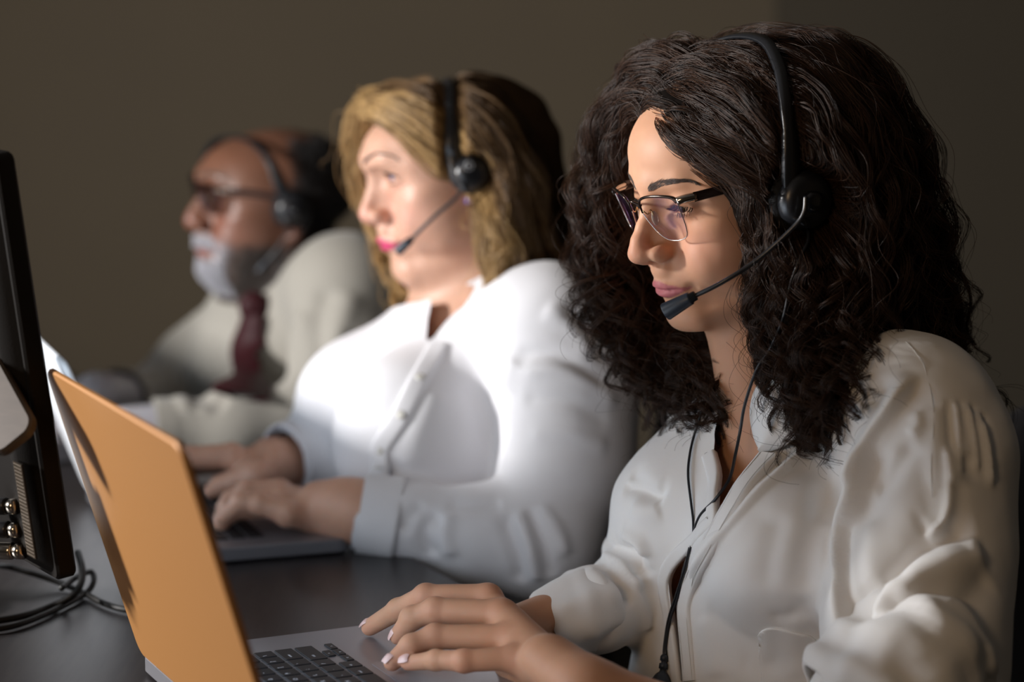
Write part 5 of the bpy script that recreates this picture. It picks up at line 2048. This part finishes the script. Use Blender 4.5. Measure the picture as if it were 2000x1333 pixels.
    cut |= ((V - e_) @ nrm(e_ - at(610, 888, 2.42)) > .004) & (np.linalg.norm(V - e_, axis=1) < .052)
    cut |= V[:, 2] < .54
    V, Q, _ = keep_faces(V, Q, ~cut)
    V = trim_edge(V, Q)
    cot = material('soft white blouse', (.68, .68, .71), rough=.75, sheen=.2, spec=.2, sss=.1, sss_scale=.01, sss_rad=(1, .95, .95), bump=[(50, .1, .003)])
    sh = mesh_obj('blouse', V, Q, cot, root)
    inner = catmull([at(985, 570, 2.36), at(945, 585, 2.34), at(905, 600, 2.335), at(872, 628, 2.335), at(842, 668, 2.335)], 20)
    outer = catmull([at(1010, 610, 2.33), at(965, 640, 2.315), at(925, 660, 2.305), at(890, 675, 2.31), at(848, 682, 2.33)], 20)
    rows = [inner * (1 - u) + outer * u + np.array([0, -.012, .006]) * math.sin(u * math.pi) for u in np.linspace(0, 1, 8)]
    top = np.stack(rows, 1)
    MB().grid(np.concatenate([top, (top + [.001, .003, -.001])[:, ::-1]], 1), closed=True).build('collar', cot, sh)
    inner = catmull([at(838, 600, 2.43), at(830, 630, 2.41), at(830, 665, 2.38)], 12)
    outer = catmull([at(815, 590, 2.43), at(795, 640, 2.41), at(812, 690, 2.37)], 12)
    top = np.stack([inner * (1 - u) + outer * u + np.array([0, -.006, .003]) * math.sin(u * math.pi) for u in np.linspace(0, 1, 6)], 1)
    MB().grid(np.concatenate([top, (top + [.001, .003, -.001])[:, ::-1]], 1), closed=True).build('collar', cot, sh)
    m1, c1, G1, B1 = strip(Sh, [(838, 676), (800, 740), (765, 810), (725, 880), (715, 940)], .020, .018, 2.0, 2.7, .003, side=-1)
    m1.build('placket', cot, sh)
    bt = material('pearl button', (.55, .54, .50), rough=.25)
    for i in (7, 14, 21, 27):
        MB().lathe([(.0040, .004), (.0046, .0048), (.003, .0054), (.001, .0052)], c1[i] + B1[i] * .01, G1[i], 16).build('button', bt, sh)
    # cuff
    P = [at(704, 1008, 2.20), at(740, 1013, 2.2), at(780, 1020, 2.2)]
    def cuffm(P, r):
        P = catmull(P, 10)
        T, Nn, Bb = frames(P)
        a = np.linspace(0, 2 * math.pi, 48, endpoint=False)
        rows = [P[i] + r * (1 + .012 * i) * ((1 + .04 * np.sin(3 * a + 1))[:, None] * (np.cos(a)[:, None] * Nn[i] + 1.05 * np.sin(a)[:, None] * Bb[i])) for i in range(10)]
        inn = [P[i] + (rows[i] - P[i]) * .93 for i in range(9, -1, -1)]
        return MB().grid(np.array(rows + inn + [rows[0]]), closed=True)
    cuffm(P, .0365).build('cuff', cot, sh)
    cuffm([at(556, 902, 2.39), at(580, 896, 2.405), at(605, 889, 2.42)], .0365).build('cuff', cot, sh)

    # hair
    A = lambda L: np.array([at(*p) for p in L])
    near = [A(g_) for g_ in (
        [(712, 226, 2.40), (735, 222, 2.37), (790, 252, 2.350), (835, 292, 2.342), (872, 325, 2.340), (918, 345, 2.345), (950, 395, 2.35), (958, 465, 2.34), (958, 570, 2.32)],
        [(715, 210, 2.405), (770, 212, 2.36), (835, 250, 2.335), (895, 300, 2.328), (946, 350, 2.328), (970, 430, 2.325), (974, 520, 2.315), (982, 615, 2.285)],
        [(735, 190, 2.415), (810, 196, 2.37), (885, 240, 2.335), (940, 310, 2.318), (975, 400, 2.315), (988, 500, 2.305), (995, 570, 2.295), (1015, 620, 2.275)],
        [(780, 178, 2.43), (860, 180, 2.38), (940, 225, 2.345), (995, 320, 2.33), (1030, 430, 2.335), (1052, 520, 2.34), (1070, 575, 2.345)],
        [(830, 175, 2.45), (910, 182, 2.42), (980, 245, 2.40), (1030, 350, 2.395), (1068, 450, 2.40), (1090, 540, 2.405)],
        [(850, 178, 2.50), (925, 198, 2.50), (990, 285, 2.49), (1035, 400, 2.48), (1070, 520, 2.47)])]
    far = [A(g_) for g_ in (
        [(712, 222, 2.41), (706, 218, 2.44), (696, 250, 2.462), (690, 300, 2.475), (694, 350, 2.48)],
        [(730, 198, 2.42), (712, 198, 2.46), (698, 238, 2.48), (694, 295, 2.49), (698, 345, 2.495), (704, 385, 2.50)],
        [(760, 182, 2.44), (735, 188, 2.49), (715, 245, 2.51), (716, 350, 2.52), (755, 470, 2.51), (785, 560, 2.48), (800, 620, 2.43)],
        [(800, 178, 2.46), (770, 190, 2.53), (745, 265, 2.55), (750, 380, 2.55), (790, 500, 2.53), (820, 580, 2.49), (815, 650, 2.43)])]
    crown = [A(g_) for g_ in (
        [(706, 218, 2.43), (732, 212, 2.385), (800, 240, 2.345), (870, 320, 2.325)],
        [(722, 202, 2.45), (765, 195, 2.40), (850, 215, 2.35), (925, 310, 2.325)],
        [(750, 188, 2.48), (820, 184, 2.42), (910, 205, 2.37), (980, 310, 2.34)],
        [(790, 172, 2.52), (860, 170, 2.47), (940, 210, 2.42), (1012, 330, 2.39)])]
    So = Solid()
    So.ell(f.p(0, -.024, .034), np.array([.078, .086, .070]) * f.s, f.R, .02)
    So.ell(f.p(0, -.062, -.01), np.array([.062, .045, .09]) * f.s, f.R, .03)
    for j, g_ in enumerate(near):
        if j == 0: continue
        So.chain(catmull(g_, 10)[2:9] + np.array([.004, .028, -.002]), [(.004, .012, .018, .022, .024, .026)[j]] * 7, .02)
    for g_ in far[1:]:
        So.chain(catmull(g_, 10)[2:9] + np.array([.012, .0, 0]), [.010] * 7, .015)
    V, Q = So.mesh(.0045, smooth=2)
    N = vnormals(V, Q)
    V = V + N * (vnoise(V, .02, 7) * .003)[:, None]
    pr = lambda S_: press_hair(S_, f, W2_BAND, (-.1, .012, .018), .007, .022)
    W2_BAND = [seen(f, 893, 350, -.1), seen(f, 889, 310, -.1), seen(f, 884, 275, -.099), seen(f, 881, 230, -.092), seen(f, 879, 195, -.078), seen(f, 878, 170, -.055), seen(f, 876, 156, -.02), seen(f, 872, 158, .02), seen(f, 868, 175, .055), seen(f, 866, 210, .085), seen(f, 868, 260, .095), seen(f, 872, 300, .095)]
    V = pr(V)
    base = mesh_obj('hair', V, Q, material('dark blonde hair mass', (.045, .026, .012), rough=.9, spec=.1), root)
    nin = nrm([.1, 1, 0])
    kw = dict(wave=(.09, .14), clump=.006, fly=.015)
    S1 = grow(rs, near[:3], 80, 30, n=40, curl=(.001, .005, .3, .8), spread=.006, **kw)
    S1b = grow(rs, near[1:3], 24, 30, n=40, curl=(.002, .011, .4, .8), spread=.006, wave=(.07, .1), clump=.007)
    S2 = grow(rs, near[2:], 130, 30, n=40, curl=(.001, .006, .3, .8), spread=.009, inward=nin, bias=.2, **kw)
    S3 = grow(rs, far, 90, 28, n=40, curl=(.001, .004, .3, .8), spread=.006, **kw)
    S4 = grow(rs, crown, 70, 30, n=40, curl=(.0005, .002, .3, .8), spread=.006, **kw)
    gold = hair_material('golden blonde hair', (.12, .062, .020), .42, (.60, .39, .17), .35)
    brown = hair_material('light brown hair', (.045, .024, .010), .42, (.20, .115, .05), .3)
    strands_obj('front_locks', pr(np.concatenate([S1, S1b, S3], 0)), gold, base, .00032, .00018)
    strands_obj('back_locks', pr(np.concatenate([S2, S4], 0)), brown, base, .00032, .00018)
    # headset
    boom = [at(905, 345, 2.325), at(900, 372, 2.322), at(885, 392, 2.322), at(850, 422, 2.325), at(815, 456, 2.33), at(800, 472, 2.332)]
    headset(f, 'black headset with a pale ring mark, worn by the blonde woman', W2_BAND, (-.102, .012, .018), boom, (at(800, 471, 2.332), at(776, 492, 2.335)), width=.012, cup_r=.0185, mic_r=(.0042, .005), ring=(.004, .010), far=True)
    return root, Sh


middle_woman, middle_shirt_solid = make_middle_woman()


# ------------------------------------------------------------------ the bearded man at the far end
Q3 = dict(chin_z=9, top=99, occ=94, nose=[(93, 26, 7), (98, 14, 6.5), (105, 4, 7), (110, -5, 8), (113, -12, 9.5)],
          lips=((100, -43), (97.5, -52), (96, -47.5)), mouth_w=25, eye=(14.5, 3.6, -1.5, 0), forehead=-2, jaw=54, wide=1.05,
          chin=18, plump=2, sulcus=99, lid_dark=.5, ala=16.5, brow=2)
F3 = Frame((-.296, 2.95, .993), 111, 1.6, -4, 1.03)


def make_man():
    rs = np.random.RandomState(9)
    f = F3
    psi = math.radians(108)
    g = np.array([-math.sin(psi), math.cos(psi), 0])
    lf = np.array([-g[1], g[0], 0])
    TR = np.column_stack([-lf, g, [0, 0, 1]])
    root = empty('person', (-.26, 2.98, 0))
    tag(root, 'grey-bearded balding man in glasses, pale shirt and dark tie, farthest away', 'person')
    nearS, farS = at(688, 572, 2.80), at(440, 690, 3.10)
    neck0 = at(578, 545, 2.985)
    elbN = at(640, 830, 2.74)
    wrN = at(250, 845, 2.66)
    elbF, wrF = at(300, 800, 2.98), at(190, 775, 2.78)

    def torso(So, o, k=.04):
        So.ell(neck0 + g * .02 + [-.0, 0, -.15], [.17 + o, .115 + o, .17 + o], TR, k)
        So.ell(neck0 + g * .03 + [0, 0, -.33], [.165 + o, .14 + o, .22 + o], TR, k)
        So.cone(neck0 + [0, 0, -.03], nearS + [-.02, .02, 0], .055 + o, .056 + o, k)
        So.cone(neck0 + [0, 0, -.04], farS, .055 + o, .050 + o, k)
    B = Solid()
    head_solid(B, f, Q3)
    B.cone(f.p(0, -.01, -.05), neck0, .062, .068, .02)
    B.cone(f.p(0, .03, -.08), neck0 + g * .05, .045, .05, .03)
    torso(B, -.012)
    B.chain([nearS, elbN, wrN], [.05, .042, .030], .02)
    B.chain([farS, elbF, wrF], [.045, .04, .030], .015)
    for wr, dy, s_ in ((wrN, 0, 1), (wrF, 0, 1)):
        m = [wr + g * .09 + lf * (a * s_) + [0, 0, .004] for a in (-.034, -.012, .011, .034)]
        fg = [[x + g * .04 + [0, 0, .005], x + g * .062 + [0, 0, -.008], x + g * .076 + [0, 0, -.028]] for x in m]
        hand(B, wr, m, fg, [wr + g * .03 - lf * .03, wr + g * .06 - lf * .05, wr + g * .085 - lf * .055, wr + g * .10 - lf * .055 + [0, 0, -.01]], [0, 0, 1], 1.12)
    V, Q = B.mesh(.0028)
    V, Q, _ = keep_faces(V, Q, V[:, 2] > .58)
    skin = material('ruddy skin dimmed for shade', rough=.45, vcol=True, sss=.2, sss_scale=.012)
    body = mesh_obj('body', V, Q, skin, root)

    def beard(C, x, y, z):
        ax = np.abs(x)
        jawline = smooth01(-z, 22, 44) * (y > -8) * smooth01(118 - y, 0, 10)
        side = np.clip(smooth01(ax + (-z - 30) * .5, 28, 44), 0, 1) * jawline
        front = (smooth01(-z, 58, 64) * (y > 40))
        mous = smooth01(-z, 27, 31) * smooth01(z + 44, 0, 3) * (y > 78) * (ax < 30)
        m = np.clip(np.maximum(np.maximum(side, front), mous), 0, 1)[:, None] * .92
        wht = smooth01(y, 66, 88)[:, None]
        bc = np.array((.05, .04, .035)) * (1 - wht) + np.array((.42, .42, .46)) * wht
        C = C * (1 - m) + bc * m
        # cropped hair round the back and sides
        hm_ = (smooth01(-y, -6, 14) * smooth01(z, -34, -10) * np.where(z > 88, smooth01(-y, 30, 62), 1))[:, None]
        return C * (1 - hm_) + np.array((.022, .018, .016)) * hm_
    set_color(body, face_color(V, f, Q3, (.165, .072, .042), (.22, .08, .065), (.25, .07, .045), beard))  # skin colours darkened to imitate the weaker light at the far end
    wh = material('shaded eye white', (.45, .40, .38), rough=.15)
    ir = material('dark iris', (.02, .015, .012), rough=.1)
    for sg in (-1, 1):
        c = f.p(sg * .032, .0675, .024)
        e = MB().ball(c, .0125 * f.s).build('eye', wh, root)
        MB().ball(c + nrm(f.R @ np.array([0, .98, -.1])) * .0078, .0066).build('iris', ir, e)
    # beard and hair strands
    L = []
    v = vnormals(V, Q)
    loc = f.inv(V) * 1000
    ax = np.abs(loc[:, 0])
    cand = np.nonzero((loc[:, 2] < -56) & (loc[:, 2] > -98) & (loc[:, 1] > 52) & (ax < 36) | ((loc[:, 2] < -27) & (loc[:, 2] > -42) & (loc[:, 1] > 80) & (ax < 27)))[0]
    sel = rs.choice(cand, 2600)
    W = []
    for i in sel:
        p, n_ = V[i], v[i]
        d = nrm(n_ * .6 + np.array([0, 0, -1.0]) + rs.normal(0, .18, 3))
        l = rs.uniform(.003, .005)
        W.append([p, p + d * l * .4 + n_ * .001, p + d * l * .75, p + d * l + [0, 0, -.001]])
    bo = strands_obj('beard', np.array(W), material('white beard hair', (.46, .46, .50), rough=.6), root, .00035, .00015)
    cand = np.nonzero((loc[:, 2] < -30) & (loc[:, 1] > -6) & (loc[:, 1] < 60) & (ax > 30) & (loc[:, 2] > -92) & (ax + (-loc[:, 2] - 30) * .5 > 38))[0]
    W = []
    for i in rs.choice(cand, 2600):
        p, n_ = V[i], v[i]
        d = nrm(n_ * .6 + np.array([0, 0, -1.0]) + rs.normal(0, .18, 3))
        l = rs.uniform(.004, .009)
        W.append([p, p + d * l * .5, p + d * l])
    strands_obj('dark_beard', np.array(W), material('dark beard hair', (.03, .024, .02), rough=.6), root, .0003, .00012)
    cand = np.nonzero((loc[:, 1] < 4) & (loc[:, 2] > -28) & ((loc[:, 2] < 92) | (loc[:, 1] < -40)) & (ax < 78))[0]
    W = []
    for i in rs.choice(cand, 4200):
        p, n_ = V[i], v[i]
        d = nrm(n_ * .8 + np.array([.3, .1, -1.0]) * .7 + rs.normal(0, .15, 3))
        l = rs.uniform(.006, .012)
        W.append([p, p + d * l * .5, p + d * l])
    strands_obj('short_hair', np.array(W), material('short black hair', (.014, .012, .012), rough=.5), root, .0004, .00015)
    strands_obj('eyebrows', brow_strands(B, f, [(10, 42), (20, 46), (32, 49), (43, 48), (52, 43)], rs, 200, 3, 8), material('grey brow hair', (.08, .06, .05), rough=.6), root, .00025, .0001)
    # shirt
    Sh = Solid()
    torso(Sh, .008)
    Sh.chain([nearS, at(680, 690, 2.77), elbN], [.068, .062, .056], .03)
    Sh.chain([elbN, at(450, 846, 2.70), at(300, 846, 2.67)], [.056, .048, .038], .02)
    Sh.chain([farS, at(385, 725, 3.05), elbF, at(230, 780, 2.85)], [.060, .055, .050, .038], .025)
    V, Q = Sh.mesh(.0042, smooth=2)
    px, py = project(V)
    N = vnormals(V, Q)
    H = lambda L: [hit(Sh, x, y, 2.5, 3.3) for x, y in L]
    for L, h, w in (([(640, 560), (620, 640), (640, 740)], -.006, .014), ([(600, 600), (570, 690), (580, 780)], .005, .016), ([(690, 560), (660, 660), (640, 760)], .005, .014),
                    ([(420, 640), (440, 700), (450, 780)], -.005, .014), ([(340, 740), (390, 770), (450, 790)], -.006, .012), ([(700, 640), (660, 720), (640, 790)], -.006, .012),
                    ([(640, 700), (690, 740), (730, 740)], -.004, .010), ([(300, 760), (360, 790), (420, 790)], .004, .010)):
        fold(V, N, H(L), h, w)
    V += N * (vnoise(V, .07, 31) * .002)[:, None]
    ax_ = nrm(f.p(0, -.01, -.05) - neck0)
    r_ = V - neck0
    hgt = r_ @ ax_
    rad = np.linalg.norm(r_ - hgt[:, None] * ax_, axis=1)
    cut = (hgt > -.002) & (rad < .10) | (V[:, 2] < .54)
    for a, b in ((at(300, 846, 2.67), at(450, 846, 2.70)), (at(230, 780, 2.85), elbF)):
        cut |= ((V - a) @ nrm(a - b) > .006) & (np.linalg.norm(V - a, axis=1) < .07)
    V, Q, _ = keep_faces(V, Q, ~cut)
    V = trim_edge(V, Q)
    cot = material('ivory shirt dimmed for shade', (.31, .292, .255), rough=.8, sheen=.2, spec=.2, bump=[(50, .1, .003)])  # ivory cloth darkened in colour, standing in for light falloff
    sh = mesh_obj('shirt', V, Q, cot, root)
    inner = catmull([at(612, 470, 2.92), at(590, 490, 2.90), at(560, 525, 2.885), at(525, 560, 2.885), at(497, 588, 2.885)], 18)
    outer = catmull([at(632, 492, 2.90), at(612, 520, 2.875), at(580, 560, 2.86), at(548, 600, 2.855), at(518, 622, 2.865)], 18)
    top = np.stack([inner * (1 - u) + outer * u + np.array([0, -.010, .005]) * math.sin(u * math.pi) for u in np.linspace(0, 1, 7)], 1)
    MB().grid(np.concatenate([top, (top + [.001, .003, -.001])[:, ::-1]], 1), closed=True).build('collar', cot, sh)
    inner = catmull([at(497, 588, 2.885), at(470, 580, 2.93), at(448, 572, 2.98)], 12)
    outer = catmull([at(484, 622, 2.88), at(455, 606, 2.93), at(436, 588, 2.98)], 12)
    top = np.stack([inner * (1 - u) + outer * u + np.array([0, -.008, .003]) * math.sin(u * math.pi) for u in np.linspace(0, 1, 5)], 1)
    MB().grid(np.concatenate([top, (top + [.001, .003, -.001])[:, ::-1]], 1), closed=True).build('collar', cot, sh)
    # tie
    tm = material('dark wine tie', (.030, .004, .006), rough=.6, spec=.2)
    C = catmull([hit(Sh, x, y, 2.5, 3.3) + [0, -.006, 0] for x, y in ((500, 618), (486, 700), (471, 778))], 24)
    G = So_normal(Sh, C)
    T = np.gradient(C, axis=0)
    T /= np.linalg.norm(T, axis=1)[:, None]
    Bv = np.cross(T, G)
    w = np.interp(np.linspace(0, 1, 24), [0, .3, 1], [.017, .026, .036])
    secs = [C + Bv * (w * a)[:, None] + G * b for a, b in ((-1, .004), (-.9, .008), (0, .011), (.9, .008), (1, .004), (0, -.002))]
    MB().grid(np.stack(secs, 1), closed=True).build('tie', tm, root)
    kn = hit(Sh, 499, 604, 2.5, 3.3)
    MB().ball(kn + [0, -.010, .004], [.020, .014, .020]).build('tie_knot', tm, root)
    for P_ in ([at(300, 846, 2.67), at(335, 846, 2.676), at(370, 846, 2.684)],):
        P_ = catmull(P_, 8)
        T_, N_, B_ = frames(P_)
        a = np.linspace(0, 2 * math.pi, 40, endpoint=False)
        rows = [P_[i] + .0405 * (np.cos(a)[:, None] * N_[i] + np.sin(a)[:, None] * B_[i]) for i in range(8)]
        inn = [P_[i] + (rows[i] - P_[i]) * .93 for i in range(7, -1, -1)]
        MB().grid(np.array(rows + inn + [rows[0]]), closed=True).build('cuff', cot, sh)
    band = [seen(f, 572, 420, -.088), seen(f, 562, 395, -.090), seen(f, 548, 362, -.089), seen(f, 535, 330, -.082), seen(f, 520, 303, -.068), seen(f, 500, 283, -.048), seen(f, 475, 270, -.022), seen(f, 450, 268, .01), seen(f, 425, 275, .04), seen(f, 405, 300, .068), seen(f, 400, 340, .085), seen(f, 410, 380, .088)]
    boom = [f.p(-.094, .010, -.010), f.p(-.092, .022, -.030), f.p(-.086, .036, -.050)]
    headset(f, 'black headset over the balding head of the bearded man', band, tuple(seen(f, 573, 410, -.091)), boom, (boom[-1], f.p(-.083, .044, -.060)), width=.013, cup_r=.022, mic_r=(.003, .003), far=True)
    glasses(f, 'dark thin-framed glasses on the bearded man', half_rim=True, y_in=.102, y_out=.088, x_in=.010, x_out=.056, up=.014, dn=.022, thin=False, dark=True, ear=(-.078, -.004, .022))
    return root


man = make_man()


def trousers(root, hip, rz, zs=.46, name='trousers'):
    a = math.radians(rz)
    g = np.array([-math.sin(a), math.cos(a), 0])
    r = np.array([math.cos(a), math.sin(a), 0])
    hip = np.array([hip[0], hip[1], zs + .10])
    So = Solid()
    So.ell(hip + [0, 0, .02], [.17, .14, .12], np.column_stack([r, g, [0, 0, 1]]), .03)
    for s in (-1, 1):
        h, k, an = hip + r * s * .085 - [0, 0, .02], hip + r * s * .10 + g * .44 - [0, 0, .03], hip * [1, 1, 0] + r * s * .11 + g * .42 + [0, 0, .085]
        So.cone(h, k, .080, .058, .03)
        So.cone(k, an, .056, .042, .02)
    V, Q = So.mesh(.008, smooth=2)
    o = mesh_obj(name, V, Q, tr_m, root)
    for s in (-1, 1):
        an = hip * [1, 1, 0] + r * s * .11 + g * .42
        S2 = Solid()
        S2.cone(an + [0, 0, .075], an + [0, 0, .045] - g * .01, .036, .036, .01)
        S2.cone(an + [0, 0, .035] - g * .03, an + g * .13 + [0, 0, .03], .034, .028, .02, sq=([0, 0, 1], .8))
        V, Q = S2.mesh(.006)
        V[:, 2] = np.maximum(V[:, 2], .001)
        mesh_obj('shoe', V, Q, material('black leather', (.01, .01, .01), rough=.3), root)


trousers(front_woman, (.245, 1.91), 118)
trousers(middle_woman, (-.04, 2.40), 112)
trousers(man, (-.26, 2.99), 108)
